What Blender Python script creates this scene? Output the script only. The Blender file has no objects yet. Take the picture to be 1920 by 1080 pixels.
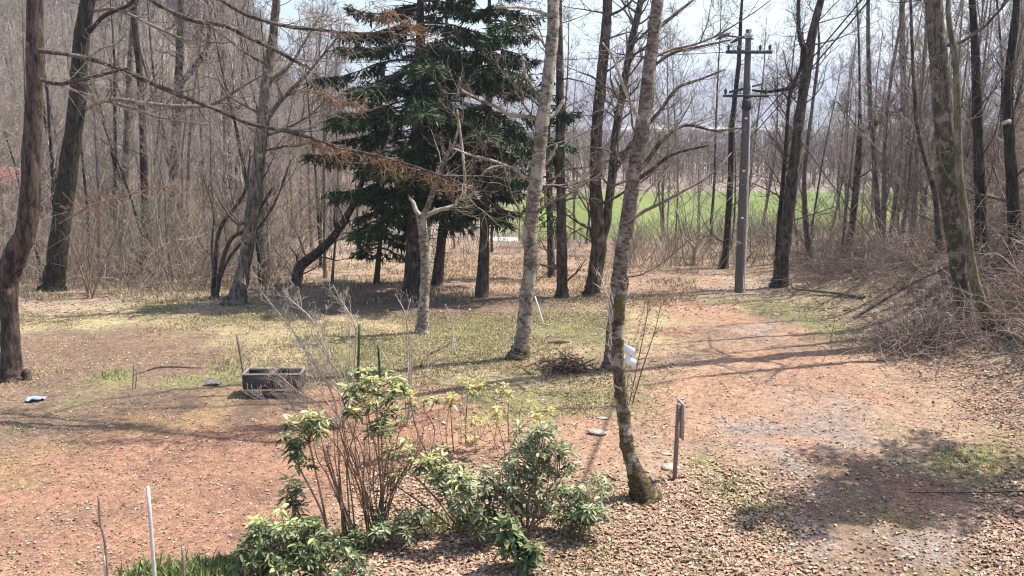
import bpy, math, random
import numpy as np
from mathutils import Vector

# ------------------------------------------------------------------ camera
S = bpy.context.scene
C = S.collection
F, CX, CY, CAMZ = 1663.0, 960.0, 540.0, 4.6
PITCH = math.atan(340.0 / F)
cam_d = bpy.data.cameras.new('camera'); cam = bpy.data.objects.new('camera', cam_d); C.objects.link(cam)
cam.location = (0, 0, CAMZ); cam.rotation_euler = (math.pi/2 - PITCH, 0, 0)
cam_d.sensor_width = 36; cam_d.lens = 36 * F / 1920
cam_d.clip_start = 0.1; cam_d.clip_end = 20000
S.camera = cam
# ------------------------------------------------------------------ sky, sun, exposure
SUN_EL = math.radians(56)
sun_h = Vector((0.94, 0.34, 0)).normalized()
W = bpy.data.worlds.new('World'); S.world = W; W.use_nodes = True
nt = W.node_tree; bg = nt.nodes['Background']
sky = nt.nodes.new('ShaderNodeTexSky'); sky.sky_type = 'NISHITA'; sky.sun_disc = False
sky.sun_elevation = SUN_EL; sky.sun_rotation = math.atan2(sun_h.x, sun_h.y)
sky.air_density = 1.0; sky.dust_density = 1.8; sky.ozone_density = 1.2
nt.links.new(sky.outputs[0], bg.inputs[0]); bg.inputs[1].default_value = 0.14
sl = bpy.data.lights.new('sun', 'SUN'); sl.energy = 5.0; sl.angle = math.radians(0.5); sl.color = (1, 0.95, 0.88)
so = bpy.data.objects.new('sun', sl); C.objects.link(so)
sdir = Vector((sun_h.x*math.cos(SUN_EL), sun_h.y*math.cos(SUN_EL), math.sin(SUN_EL)))
so.rotation_euler = sdir.to_track_quat('Z', 'Y').to_euler()
S.view_settings.view_transform = 'Standard'; S.view_settings.look = 'None'
S.view_settings.exposure = 0.88; S.view_settings.gamma = 1
S.render.engine = 'CYCLES'
S.cycles.max_bounces = 5; S.cycles.diffuse_bounces = 3; S.cycles.glossy_bounces = 1
S.cycles.transmission_bounces = 1; S.cycles.volume_bounces = 0; S.cycles.transparent_max_bounces = 4
S.cycles.caustics_reflective = False; S.cycles.caustics_refractive = False
S.cycles.filter_width = 1.2

# ------------------------------------------------------------------ terrain
def ss(a, b, x):
    t = np.clip((x - a) / (b - a), 0, 1); return t*t*(3 - 2*t)
def vnoise(x, y, seed=0):
    xi = np.floor(x).astype(np.int64); yi = np.floor(y).astype(np.int64); fx = x - xi; fy = y - yi
    fx = fx*fx*(3-2*fx); fy = fy*fy*(3-2*fy)
    def h(a, b):
        n = (a*374761393 + b*668265263 + seed*974711) & 0xffffffff
        n = ((n ^ (n >> 13)) * 1274126177) & 0xffffffff
        return ((n ^ (n >> 16)) & 0xffff) / 65535.0
    return (h(xi, yi)*(1-fx)+h(xi+1, yi)*fx)*(1-fy) + (h(xi, yi+1)*(1-fx)+h(xi+1, yi+1)*fx)*fy
def g(x, y):
    x = np.asarray(x, float); y = np.asarray(y, float)
    yy = np.clip(y, -1e9, 1e9)
    z = -1.5*ss(13, 40, yy) - 6.5*ss(38, 74, yy) - 14*ss(140, 1000, yy)
    # wooded hill on the left
    side = ss(0.0, 26.0, -x - 0.20*y - 0.5)
    z = z + side * ss(32, 46, y) * 6.5*ss(38, 74, y)*0.9
    z = z + side * 30*ss(38, 230, y) * (1 - ss(260, 900, y))
    # bank on the right
    rat = x/np.maximum(y, 1.0); fade = 1 - 0.88*ss(20, 29, y) * (1 - ss(.44, .58, rat))
    toe = 7.15 + 0.35*np.sin(y*0.5)
    z = z + 3.8*ss(0, 7.5, x - toe)*fade*(1 - 0.6*ss(60, 120, y)) + 4.5*ss(9, 30, x)*(1-ss(50, 130, y))*ss(5, 20, y)*ss(.44, .62, rat)
    near = 1 - ss(60, 100, y)
    z = z + 0.014*(1-ss(18, 24, y))*ss(4, 8, y)*(vnoise(x*8.5, y*8.5, 44)-0.5)*2
    z = z + near*(0.10*(vnoise(x*0.35, y*0.35, 1)-0.5) + 0.05*(vnoise(x*1.3, y*1.3, 2)-0.5) + 0.022*(vnoise(x*4, y*4, 3)-0.5))
    z = z + 0.10*ss(0.0, 2.0, x-7.0)*near*(vnoise(x*1.1, y*1.1, 5)-0.3)
    return z
def G(x, y): return float(g(x, y))
sa, ca = math.sin(PITCH), math.cos(PITCH)
def ray(px, py):
    a = (px-CX)/F; b = (CY-py)/F
    return Vector((a, ca + b*sa, -sa + b*ca))
def at(px, py, Y):
    d = ray(px, py); return Vector((0, 0, CAMZ)) + d*(Y/d.y)
def gp(px, py):
    d = ray(px, py); t = 4.0; p = Vector((0, 0, CAMZ))
    while t < 400:
        q = p + d*t
        if q.z < G(q.x, q.y):
            lo, hi = t-0.15, t
            for _ in range(12):
                m = (lo+hi)/2; q = p + d*m
                if q.z < G(q.x, q.y): hi = m
                else: lo = m
            q = p + d*hi; return Vector((q.x, q.y, G(q.x, q.y)))
        t += 0.15
    raise ValueError((px, py))
def pr(p, r): return r * ((p.y)*ca - (p.z-CAMZ)*sa) / F       # a size in photo pixels at p, in metres

# ------------------------------------------------------------------ materials
def new_mat(name):
    m = bpy.data.materials.new(name); m.use_nodes = True; t = m.node_tree
    b = t.nodes['Principled BSDF']; b.inputs['Roughness'].default_value = 0.85
    b.inputs['Specular IOR Level'].default_value = 0.25
    return m, t, b
def nd(t, kind, **kw):
    n = t.nodes.new(kind)
    for k, v in kw.items(): setattr(n, k, v)
    return n
def noise(t, vec, scale, detail=4, rough=0.6):
    n = nd(t, 'ShaderNodeTexNoise'); n.inputs['Scale'].default_value = scale
    n.inputs['Detail'].default_value = detail; n.inputs['Roughness'].default_value = rough
    if vec is not None: t.links.new(vec, n.inputs['Vector'])
    return n.outputs['Fac']
def ramp(t, fac, stops):
    r = nd(t, 'ShaderNodeValToRGB'); e = r.color_ramp.elements
    e[0].position = stops[0][0]; e[0].color = (*stops[0][1], 1)
    e[1].position = stops[-1][0]; e[1].color = (*stops[-1][1], 1)
    for p, c in stops[1:-1]:
        x = e.new(p); x.color = (*c, 1)
    t.links.new(fac, r.inputs[0]); return r.outputs[0]
def mixc(t, fac, a, b, mode='MIX'):
    m = nd(t, 'ShaderNodeMix', data_type='RGBA', blend_type=mode)
    if isinstance(fac, float): m.inputs[0].default_value = fac
    else: t.links.new(fac, m.inputs[0])
    for s, v in ((6, a), (7, b)):
        if isinstance(v, tuple): m.inputs[s].default_value = (*v, 1)
        else: t.links.new(v, m.inputs[s])
    return m.outputs[2]
def bump(t, b, h, strength=0.5, dist=0.02):
    n = nd(t, 'ShaderNodeBump'); n.inputs['Strength'].default_value = strength; n.inputs['Distance'].default_value = dist
    t.links.new(h, n.inputs['Height']); t.links.new(n.outputs[0], b.inputs['Normal'])
def bark(name, dark, light, patch=None, patch_amt=0.55, moss=None, moss_amt=0.6, zs=0.25, sc=14):
    m, t, b = new_mat(name)
    tc = nd(t, 'ShaderNodeTexCoord'); mp = nd(t, 'ShaderNodeMapping'); mp.inputs['Scale'].default_value = (1, 1, zs)
    t.links.new(tc.outputs['Object'], mp.inputs[0])
    f = noise(t, mp.outputs[0], sc, 5, 0.7)
    col = ramp(t, f, [(0.41, dark), (0.60, light)])
    if patch:
        pf = noise(t, tc.outputs['Object'], 3.6, 4, 0.66)
        pm = ramp(t, pf, [(patch_amt-0.03, (0, 0, 0)), (patch_amt+0.04, (1, 1, 1))])
        col = mixc(t, pm, col, patch)
    if moss:
        mf = noise(t, tc.outputs['Object'], 3.1, 5, 0.7)
        mm = ramp(t, mf, [(moss_amt-0.04, (0, 0, 0)), (moss_amt+0.05, (1, 1, 1))])
        col = mixc(t, mm, col, moss)
    t.links.new(col, b.inputs['Base Color']); bump(t, b, f, 1.0, 0.05)
    return m
def island(name, stops, rough=0.8, spec=0.2, noise_amt=0.0, transl=0.0):
    m, t, b = new_mat(name); gm = nd(t, 'ShaderNodeNewGeometry')
    col = ramp(t, gm.outputs['Random Per Island'], stops)
    t.links.new(col, b.inputs['Base Color']); b.inputs['Roughness'].default_value = rough
    b.inputs['Specular IOR Level'].default_value = spec
    if transl:
        tr = nd(t, 'ShaderNodeBsdfTranslucent'); t.links.new(col, tr.inputs[0])
        mx = nd(t, 'ShaderNodeMixShader'); mx.inputs[0].default_value = transl
        t.links.new(b.outputs[0], mx.inputs[1]); t.links.new(tr.outputs[0], mx.inputs[2])
        t.links.new(mx.outputs[0], t.nodes['Material Output'].inputs[0])
    return m
def plain(name, col, var=0.25, sc=20, rough=0.7, spec=0.3, metal=0):
    m, t, b = new_mat(name); tc = nd(t, 'ShaderNodeTexCoord')
    f = noise(t, tc.outputs['Object'], sc, 5, 0.65)
    lo = tuple(c*(1-var) for c in col); hi = tuple(min(1, c*(1+var)) for c in col)
    t.links.new(ramp(t, f, [(0.3, lo), (0.7, hi)]), b.inputs['Base Color'])
    b.inputs['Roughness'].default_value = rough; b.inputs['Specular IOR Level'].default_value = spec
    b.inputs['Metallic'].default_value = metal; bump(t, b, f, 0.3, 0.01)
    return m
M = {}
M['larch'] = bark('larch_bark', (0.028, 0.02, 0.017), (0.13, 0.092, 0.075), (0.22, 0.14, 0.10), 0.64)
M['dark'] = bark('dark_mossy_bark', (0.012, 0.011, 0.008), (0.06, 0.05, 0.038), None, 0, (0.06, 0.068, 0.03), 0.62)
M['brown'] = bark('brown_bark', (0.028, 0.022, 0.017), (0.14, 0.105, 0.08), (0.21, 0.17, 0.13), 0.6)
M['grey'] = bark('grey_bark', (0.055, 0.045, 0.038), (0.23, 0.19, 0.155), (0.33, 0.29, 0.24), 0.6)
M['birch'] = bark('pale_lichen_bark', (0.09, 0.07, 0.055), (0.36, 0.295, 0.235), (0.42, 0.375, 0.31), 0.53, (0.12, 0.11, 0.06), 0.6, zs=1.6, sc=9)
M['cherry'] = bark('cherry_bark', (0.07, 0.05, 0.042), (0.29, 0.225, 0.185), (0.36, 0.31, 0.265), 0.57, (0.09, 0.08, 0.05), 0.63, zs=2.2, sc=9)
M['crook'] = bark('crooked_trunk_bark', (0.05, 0.036, 0.026), (0.19, 0.135, 0.09), (0.36, 0.31, 0.25), 0.57, (0.11, 0.12, 0.035), 0.6, zs=1.5)
M['ivy'] = bark('ivy_patched_bark', (0.05, 0.04, 0.033), (0.22, 0.18, 0.15), (0.055, 0.06, 0.035), 0.52, (0.30, 0.25, 0.20), 0.6)
M['moss'] = bark('moss', (0.04, 0.035, 0.02), (0.16, 0.125, 0.04), sc=22, zs=1)
M['mossy'] = bark('thick_moss_bark', (0.08, 0.07, 0.05), (0.28, 0.24, 0.18), None, 0, (0.15, 0.135, 0.06), 0.54)
M['twig'] = bark('twig_bark', (0.15, 0.115, 0.09), (0.31, 0.255, 0.20))
M['twigdark'] = bark('dark_twig_bark', (0.075, 0.057, 0.047), (0.20, 0.155, 0.125))
M['pale'] = bark('bleached_wood', (0.28, 0.235, 0.19), (0.52, 0.46, 0.38), (0.6, 0.58, 0.5), 0.6)
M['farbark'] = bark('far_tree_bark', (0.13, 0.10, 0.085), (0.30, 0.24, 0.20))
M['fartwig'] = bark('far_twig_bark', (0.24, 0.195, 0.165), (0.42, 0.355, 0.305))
M['stem'] = bark('shrub_stem_bark', (0.16, 0.105, 0.07), (0.40, 0.28, 0.19))
M['palestem'] = bark('pale_stem_bark', (0.38, 0.32, 0.25), (0.62, 0.54, 0.44))
M['needle'] = island('spruce_needles', [(0, (0.012, 0.024, 0.010)), (0.55, (0.032, 0.066, 0.022)), (0.88, (0.07, 0.11, 0.034)), (1, (0.13, 0.10, 0.055))], 0.65, 0.3)
M['bud'] = island('larch_bud_twigs', [(0, (0.11, 0.07, 0.045)), (0.5, (0.25, 0.145, 0.085)), (1, (0.42, 0.28, 0.18))], 0.9)
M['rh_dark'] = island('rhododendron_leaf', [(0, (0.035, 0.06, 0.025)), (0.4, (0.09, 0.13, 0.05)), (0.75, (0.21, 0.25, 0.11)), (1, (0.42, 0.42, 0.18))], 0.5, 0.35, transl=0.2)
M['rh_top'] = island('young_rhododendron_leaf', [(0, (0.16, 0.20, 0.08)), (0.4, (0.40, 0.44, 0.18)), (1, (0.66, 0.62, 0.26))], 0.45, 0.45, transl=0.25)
M['rh_grey'] = island('silvery_rhododendron_leaf', [(0, (0.06, 0.085, 0.035)), (0.35, (0.18, 0.225, 0.10)), (1, (0.45, 0.47, 0.26))], 0.45, 0.45, transl=0.2)
M['rh_yel'] = island('yellow_sapling_leaf', [(0, (0.30, 0.28, 0.10)), (0.5, (0.50, 0.44, 0.16)), (1, (0.68, 0.60, 0.26))], 0.5, 0.3, transl=0.25)
M['litter'] = island('fallen_leaf', [(0, (0.17, 0.10, 0.065)), (0.3, (0.34, 0.215, 0.14)), (0.75, (0.46, 0.31, 0.21)), (1, (0.62, 0.46, 0.34))], 0.75, 0.3)
M['straw'] = island('dry_grass', [(0, (0.12, 0.14, 0.05)), (0.3, (0.23, 0.20, 0.10)), (0.55, (0.38, 0.29, 0.175)), (1, (0.58, 0.45, 0.30))], 0.8)
M['grass'] = island('green_grass', [(0, (0.07, 0.12, 0.03)), (0.5, (0.17, 0.23, 0.07)), (0.85, (0.32, 0.36, 0.15)), (1, (0.48, 0.42, 0.24))], 0.7, transl=0.2)
M['bramble'] = island('bramble_stems', [(0, (0.10, 0.072, 0.055)), (0.4, (0.27, 0.20, 0.155)), (0.8, (0.42, 0.33, 0.265)), (1, (0.56, 0.47, 0.39))], 0.85)
M['thicket'] = island('thicket_stems', [(0, (0.07, 0.05, 0.04)), (0.3, (0.24, 0.19, 0.14)), (0.8, (0.40, 0.33, 0.26)), (1, (0.60, 0.52, 0.43))], 0.85)
M['farwood'] = island('far_wood_stems', [(0, (0.13, 0.10, 0.095)), (0.5, (0.20, 0.155, 0.145)), (1, (0.30, 0.24, 0.22))], 0.9)
M['concrete'] = plain('pole_concrete', (0.13, 0.112, 0.105), 0.25, 9)
M['metal'] = plain('galvanised_metal', (0.07, 0.07, 0.075), 0.2, 30, 0.5, 0.5, 0.5)
M['darkmetal'] = plain('dark_metal', (0.05, 0.05, 0.055), 0.2, 30, 0.6)
M['porcelain'] = plain('white_porcelain', (0.75, 0.75, 0.75), 0.05, 30, 0.3)
M['box'] = plain('weathered_box_board', (0.075, 0.06, 0.054), 0.35, 16, 0.85)
M['boxrim'] = plain('pale_box_rim', (0.26, 0.22, 0.20), 0.25, 20)
M['lath'] = plain('yellowed_lath', (0.55, 0.42, 0.26), 0.2, 20)
M['soil'] = plain('dark_soil', (0.035, 0.028, 0.022), 0.4, 30, 1)
M['greywood'] = plain('grey_weathered_wood', (0.24, 0.18, 0.14), 0.35, 25, 0.9)
M['palewood'] = plain('pale_weathered_board', (0.42, 0.34, 0.27), 0.25, 25, 0.9)
M['greenstake'] = plain('green_coated_stake', (0.05, 0.085, 0.03), 0.25, 25, 0.5)
M['whitepole'] = plain('whitish_pole', (0.55, 0.50, 0.47), 0.2, 30, 0.5)
M['stone'] = plain('pale_stone', (0.40, 0.34, 0.28), 0.25, 9, 0.9)
M['white'] = plain('white_plastic', (0.80, 0.82, 0.86), 0.05, 6, 0.4)
M['whitewall'] = plain('white_house_wall', (0.80, 0.80, 0.82), 0.06, 0.5)
M['redroof'] = plain('red_roof', (0.34, 0.12, 0.10), 0.15, 1.0)
M['blueroof'] = plain('blue_roof', (0.14, 0.18, 0.30), 0.15, 1.0)
M['blue'] = plain('blue_plastic_sheet', (0.30, 0.38, 0.62), 0.2, 8, 0.4)
M['greyplastic'] = plain('grey_blue_sheet', (0.13, 0.13, 0.15), 0.4, 8, 0.6)
M['wire'] = plain('black_cable', (0.02, 0.02, 0.022), 0.1, 8, 0.6)

# ------------------------------------------------------------------ object helpers
def tag(o, label=None, cat=None, group=None, kind=None):
    if label: o['label'] = label
    if cat: o['category'] = cat
    if group: o['group'] = group
    if kind: o['kind'] = kind
    return o
def empty(name, loc, rz=0, **kw):
    o = bpy.data.objects.new(name, None); C.objects.link(o); o.location = loc; o.rotation_euler = (0, 0, rz)
    o.empty_display_size = 0.3
    return tag(o, **kw)
def mesh_np(name, V, Fq, Ft=None, smooth=True):
    me = bpy.data.meshes.new(name); V = np.asarray(V, np.float32)
    nq = 0 if Fq is None else len(Fq); n3 = 0 if Ft is None else len(Ft)
    me.vertices.add(len(V)); me.vertices.foreach_set('co', V.ravel())
    idx = []; starts = []; tot = []
    if nq: idx.append(np.asarray(Fq, np.int32).ravel()); starts.append(np.arange(nq)*4); tot.append(np.full(nq, 4))
    if n3: idx.append(np.asarray(Ft, np.int32).ravel()); starts.append(nq*4 + np.arange(n3)*3); tot.append(np.full(n3, 3))
    idx = np.concatenate(idx).astype(np.int32)
    me.loops.add(len(idx)); me.loops.foreach_set('vertex_index', idx)
    me.polygons.add(nq+n3)
    me.polygons.foreach_set('loop_start', np.concatenate(starts).astype(np.int32))
    me.polygons.foreach_set('loop_total', np.concatenate(tot).astype(np.int32))
    me.update(calc_edges=True); me.validate()
    if smooth: me.polygons.foreach_set('use_smooth', np.ones(nq+n3, bool))
    return me
def link(name, me, mat, parent=None, loc=None, **kw):
    o = bpy.data.objects.new(name, me); C.objects.link(o)
    if mat is not None: me.materials.append(M[mat] if isinstance(mat, str) else mat)
    if parent is not None: o.parent = parent
    if loc is not None: o.location = loc
    return tag(o, **kw)
def origin_to(me, loc):
    n = len(me.vertices); a = np.empty(n*3, np.float32); me.vertices.foreach_get('co', a)
    a = a.reshape(-1, 3) - np.array(loc, np.float32); me.vertices.foreach_set('co', a.ravel()); me.update()
class Tubes:
    def __init__(self): self.b = {}
    def add(self, pts, rad, sides=4):
        self.b.setdefault((len(pts), sides), []).append((np.array([tuple(p) for p in pts], float), np.array(rad, float)))
    def mesh(self, name, rough=0.0, seed=0):
        rs = np.random.RandomState(seed); VV = []; FQ = []; FT = []; off = 0
        for (n, s), lst in self.b.items():
            P = np.stack([p for p, r in lst]); R = np.stack([r for p, r in lst]); k = len(lst)
            T = np.gradient(P, axis=1); T /= np.linalg.norm(T, axis=2, keepdims=True)+1e-9
            mt = np.abs(T.mean(axis=1)); ax = mt.argmin(axis=1); ref = np.eye(3)[ax][:, None, :]
            U = np.cross(T, ref); U /= np.linalg.norm(U, axis=2, keepdims=True)+1e-9; Wv = np.cross(T, U)
            a = np.arange(s)*2*math.pi/s
            rr = R[:, :, None]
            if rough: rr = rr*(1+rough*rs.randn(k, n, s)*0.5)
            V = P[:, :, None, :] + (U[:, :, None, :]*np.cos(a)[None, None, :, None] + Wv[:, :, None, :]*np.sin(a)[None, None, :, None])*(rr[..., None] if rough else rr[..., None])
            VV.append(V.reshape(-1, 3))
            i = np.arange(n-1)[:, None]*s; j = np.arange(s)[None, :]; j2 = (j+1) % s
            q = np.stack([i+j, i+j2, i+s+j2, i+s+j], -1).reshape(-1, 4)
            base = off + np.arange(k)[:, None, None]*n*s
            FQ.append((q[None]+base).reshape(-1, 4))
            if s >= 3:
                cap = np.array([[(n-1)*s, (n-1)*s+x, (n-1)*s+x+1] for x in range(1, s-1)])
                FT.append((cap[None]+base).reshape(-1, 3))
            off += k*n*s
        return mesh_np(name, np.concatenate(VV), np.concatenate(FQ), np.concatenate(FT))
def unit(v):
    l = math.sqrt(v[0]**2+v[1]**2+v[2]**2) or 1e-9
    return (v[0]/l, v[1]/l, v[2]/l)
def cross(a, b): return (a[1]*b[2]-a[2]*b[1], a[2]*b[0]-a[0]*b[2], a[0]*b[1]-a[1]*b[0])
def side_dir(d, ang, rng, az=None):
    ref = (0, 0, 1) if abs(d[2]) < 0.9 else (1, 0, 0)
    u = unit(cross(d, ref)); w = cross(d, u); a = rng.uniform(0, 6.283) if az is None else az
    c, s = math.cos(ang), math.sin(ang); ca_, sa_ = math.cos(a), math.sin(a)
    return unit(tuple(d[i]*c + (u[i]*ca_+w[i]*sa_)*s for i in range(3)))
def limb_pts(p, d, L, rng, wig=0.2, up=0.12, n=6):
    pts = [tuple(p)]; st = L/(n-1)
    for i in range(n-1):
        d = unit((d[0]+rng.gauss(0, wig), d[1]+rng.gauss(0, wig), d[2]+rng.gauss(0, wig)+up))
        q = pts[-1]; pts.append((q[0]+d[0]*st, q[1]+d[1]*st, q[2]+d[2]*st))
    return pts
def grow(T, p, d, L, r, kids, rng, rmin, wig=0.2, up=0.12, ang=(0.6, 1.15), n=6):
    pts = limb_pts(p, d, L, rng, wig, up, n); last = not kids
    rt = max(r*0.25, rmin*0.6)
    rad = [r+(rt-r)*i/(n-1) for i in range(n)]
    T.add(pts, rad, 5 if r > 0.03 else 3)
    if not kids: return
    for k in range(kids[0]):
        t = rng.uniform(0.2, 1.0)*(n-1); i = min(int(t), n-2); f = t-i
        q = tuple(pts[i][j]+(pts[i+1][j]-pts[i][j])*f for j in range(3))
        dd = unit(tuple(pts[i+1][j]-pts[i][j] for j in range(3)))
        grow(T, q, side_dir(dd, rng.uniform(*ang), rng), L*rng.uniform(0.35, 0.65)*(1.15-0.5*t/(n-1)),
             max(rmin, (r+(rt-r)*t/(n-1))*0.6), kids[1:], rng, rmin, wig, up, ang, n)
def catmull(P, sub):
    P = np.array([list(p) for p in P], float); out = []
    Q = np.vstack([2*P[0]-P[1], P, 2*P[-1]-P[-2]])
    for i in range(1, len(Q)-2):
        for k in range(sub):
            t = k/sub
            out.append(0.5*((2*Q[i])+(-Q[i-1]+Q[i+1])*t+(2*Q[i-1]-5*Q[i]+4*Q[i+1]-Q[i+2])*t*t+(-Q[i-1]+3*Q[i]-3*Q[i+1]+Q[i+2])*t**3))
    out.append(Q[-2]); return np.array(out)
def leaves_mesh(name, P, D, Wd, L, Wi, droop=0.0, fold=0.2, wide=0.5):
    """folded leaf blades: base P, direction D, width direction Wd"""
    P = np.asarray(P, float); D = np.asarray(D, float); Wd = np.asarray(Wd, float)
    D /= np.linalg.norm(D, axis=1, keepdims=True)+1e-9
    Wd = Wd - D*(Wd*D).sum(1, keepdims=True); Wd /= np.linalg.norm(Wd, axis=1, keepdims=True)+1e-9
    Nn = np.cross(D, Wd); L = np.asarray(L)[:, None]; Wi = np.asarray(Wi)[:, None]
    b = P; tip = P + D*L - np.array([0, 0, 1.0])*L*droop
    r1 = P+D*L*0.35*wide*2+Wd*Wi*0.5+Nn*Wi*fold-np.array([0, 0, 1.])*L*droop*0.15
    l1 = P+D*L*0.35*wide*2-Wd*Wi*0.5+Nn*Wi*fold-np.array([0, 0, 1.])*L*droop*0.15
    r2 = P+D*L*0.75+Wd*Wi*0.38+Nn*Wi*fold-np.array([0, 0, 1.])*L*droop*0.55
    l2 = P+D*L*0.75-Wd*Wi*0.38+Nn*Wi*fold-np.array([0, 0, 1.])*L*droop*0.55
    V = np.stack([b, r1, r2, tip, l2, l1], 1).reshape(-1, 3); k = np.arange(len(P))[:, None]*6
    q = np.concatenate([k+np.array([[0, 1, 2, 3]]), k+np.array([[0, 3, 4, 5]])])
    return mesh_np(name, V, q, None, smooth=False)
def tri_blades(name, P, D, Wd, L, Wi):
    P = np.asarray(P, float); D = np.asarray(D, float); Wd = np.asarray(Wd, float); L = np.asarray(L)[:, None]; Wi = np.asarray(Wi)[:, None]
    V = np.stack([P-Wd*Wi*.3, P+D*L*.45-Wd*Wi*.5, P+D*L, P+D*L*.45+Wd*Wi*.5, P+Wd*Wi*.3], 1).reshape(-1, 3); k = np.arange(len(P))[:, None]*5
    return mesh_np(name, V, k+np.array([[0, 1, 3, 4]]), k+np.array([[1, 2, 3]]), smooth=False)
class Boxes:
    def __init__(self): self.V = []; self.Q = []
    def box(self, c, s, rz=0.0, rx=0.0, ry=0.0, bev=0.0):
        from mathutils import Matrix, Euler
        R = Euler((rx, ry, rz)).to_matrix(); h = [v/2 for v in s]; bev = min(bev, min(h)*0.4)
        o = len(self.V)
        vs = []
        for z in (-1, 1):
            inset = bev
            for (sx, sy) in ((-1, -1), (1, -1), (1, 1), (-1, 1)):
                vs.append((sx*(h[0]-inset), sy*(h[1]-inset), z*h[2]))
        for z in (-1, 1):
            for (sx, sy) in ((-1, -1), (1, -1), (1, 1), (-1, 1)):
                vs.append((sx*h[0], sy*h[1], z*(h[2]-bev)))
        for v in vs: self.V.append(tuple(R @ Vector(v) + Vector(c)))
        f = [(3, 2, 1, 0), (4, 5, 6, 7)]
        for i in range(4):
            j = (i+1) % 4
            f.append((8+i, 8+j, 12+j, 12+i))
            if bev: f.append((i, j, 8+j, 8+i)); f.append((12+i, 12+j, 4+j, 4+i))
        if not bev: f = [(3, 2, 1, 0), (4, 5, 6, 7)]+[(i, (i+1) % 4, 4+(i+1) % 4, 4+i) for i in range(4)]
        for q in f: self.Q.append(tuple(o+a for a in q))
        return self
    def mesh(self, name): return mesh_np(name, self.V, self.Q, None, smooth=False)
def rock_mesh(name, rx, ry, rz, seed):
    rs = random.Random(seed); V = []; Q = []; n, m = 10, 6
    ph = rs.uniform(0, 6)
    for i in range(m+1):
        th = math.pi*i/m
        for j in range(n):
            a = 2*math.pi*j/n; k = 1+0.18*math.sin(a*2+ph)*math.sin(th)+rs.uniform(-0.12, 0.12)
            V.append((rx*k*math.sin(th)*math.cos(a), ry*k*math.sin(th)*math.sin(a), rz*(math.cos(th))*(1+rs.uniform(-.08, .08))))
    for i in range(m):
        for j in range(n): Q.append((i*n+j, (i+1)*n+j, (i+1)*n+(j+1) % n, i*n+(j+1) % n))
    return mesh_np(name, V, Q, None, smooth=False)

# ------------------------------------------------------------------ ground sheet
def lines(a, b, step, far, gro):
    mid = list(np.arange(a, b+1e-6, step)); lo = []; s = step; x = a
    while x > -far[0]: s *= gro; x -= s; lo.append(x)
    hi = []; s = step; x = b
    while x < far[1]: s *= gro; x += s; hi.append(x)
    return np.array(lo[::-1]+mid+hi)
xs = lines(-14, 17, 0.11, (3400, 3400), 1.09); ys = lines(6, 34, 0.11, (60, 3600), 1.045)
XX, YY = np.meshgrid(xs, ys); ZZ = g(XX, YY)
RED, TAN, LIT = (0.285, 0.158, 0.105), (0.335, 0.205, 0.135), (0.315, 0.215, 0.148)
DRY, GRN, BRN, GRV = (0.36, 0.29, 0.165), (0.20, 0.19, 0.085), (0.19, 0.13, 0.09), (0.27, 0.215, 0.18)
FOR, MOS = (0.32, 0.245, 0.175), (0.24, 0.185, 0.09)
SHD = (0.17, 0.12, 0.085)  # dark tone painting the spruces' shade into the ground colour
MSR = (0.27, 0.175, 0.095)
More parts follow.
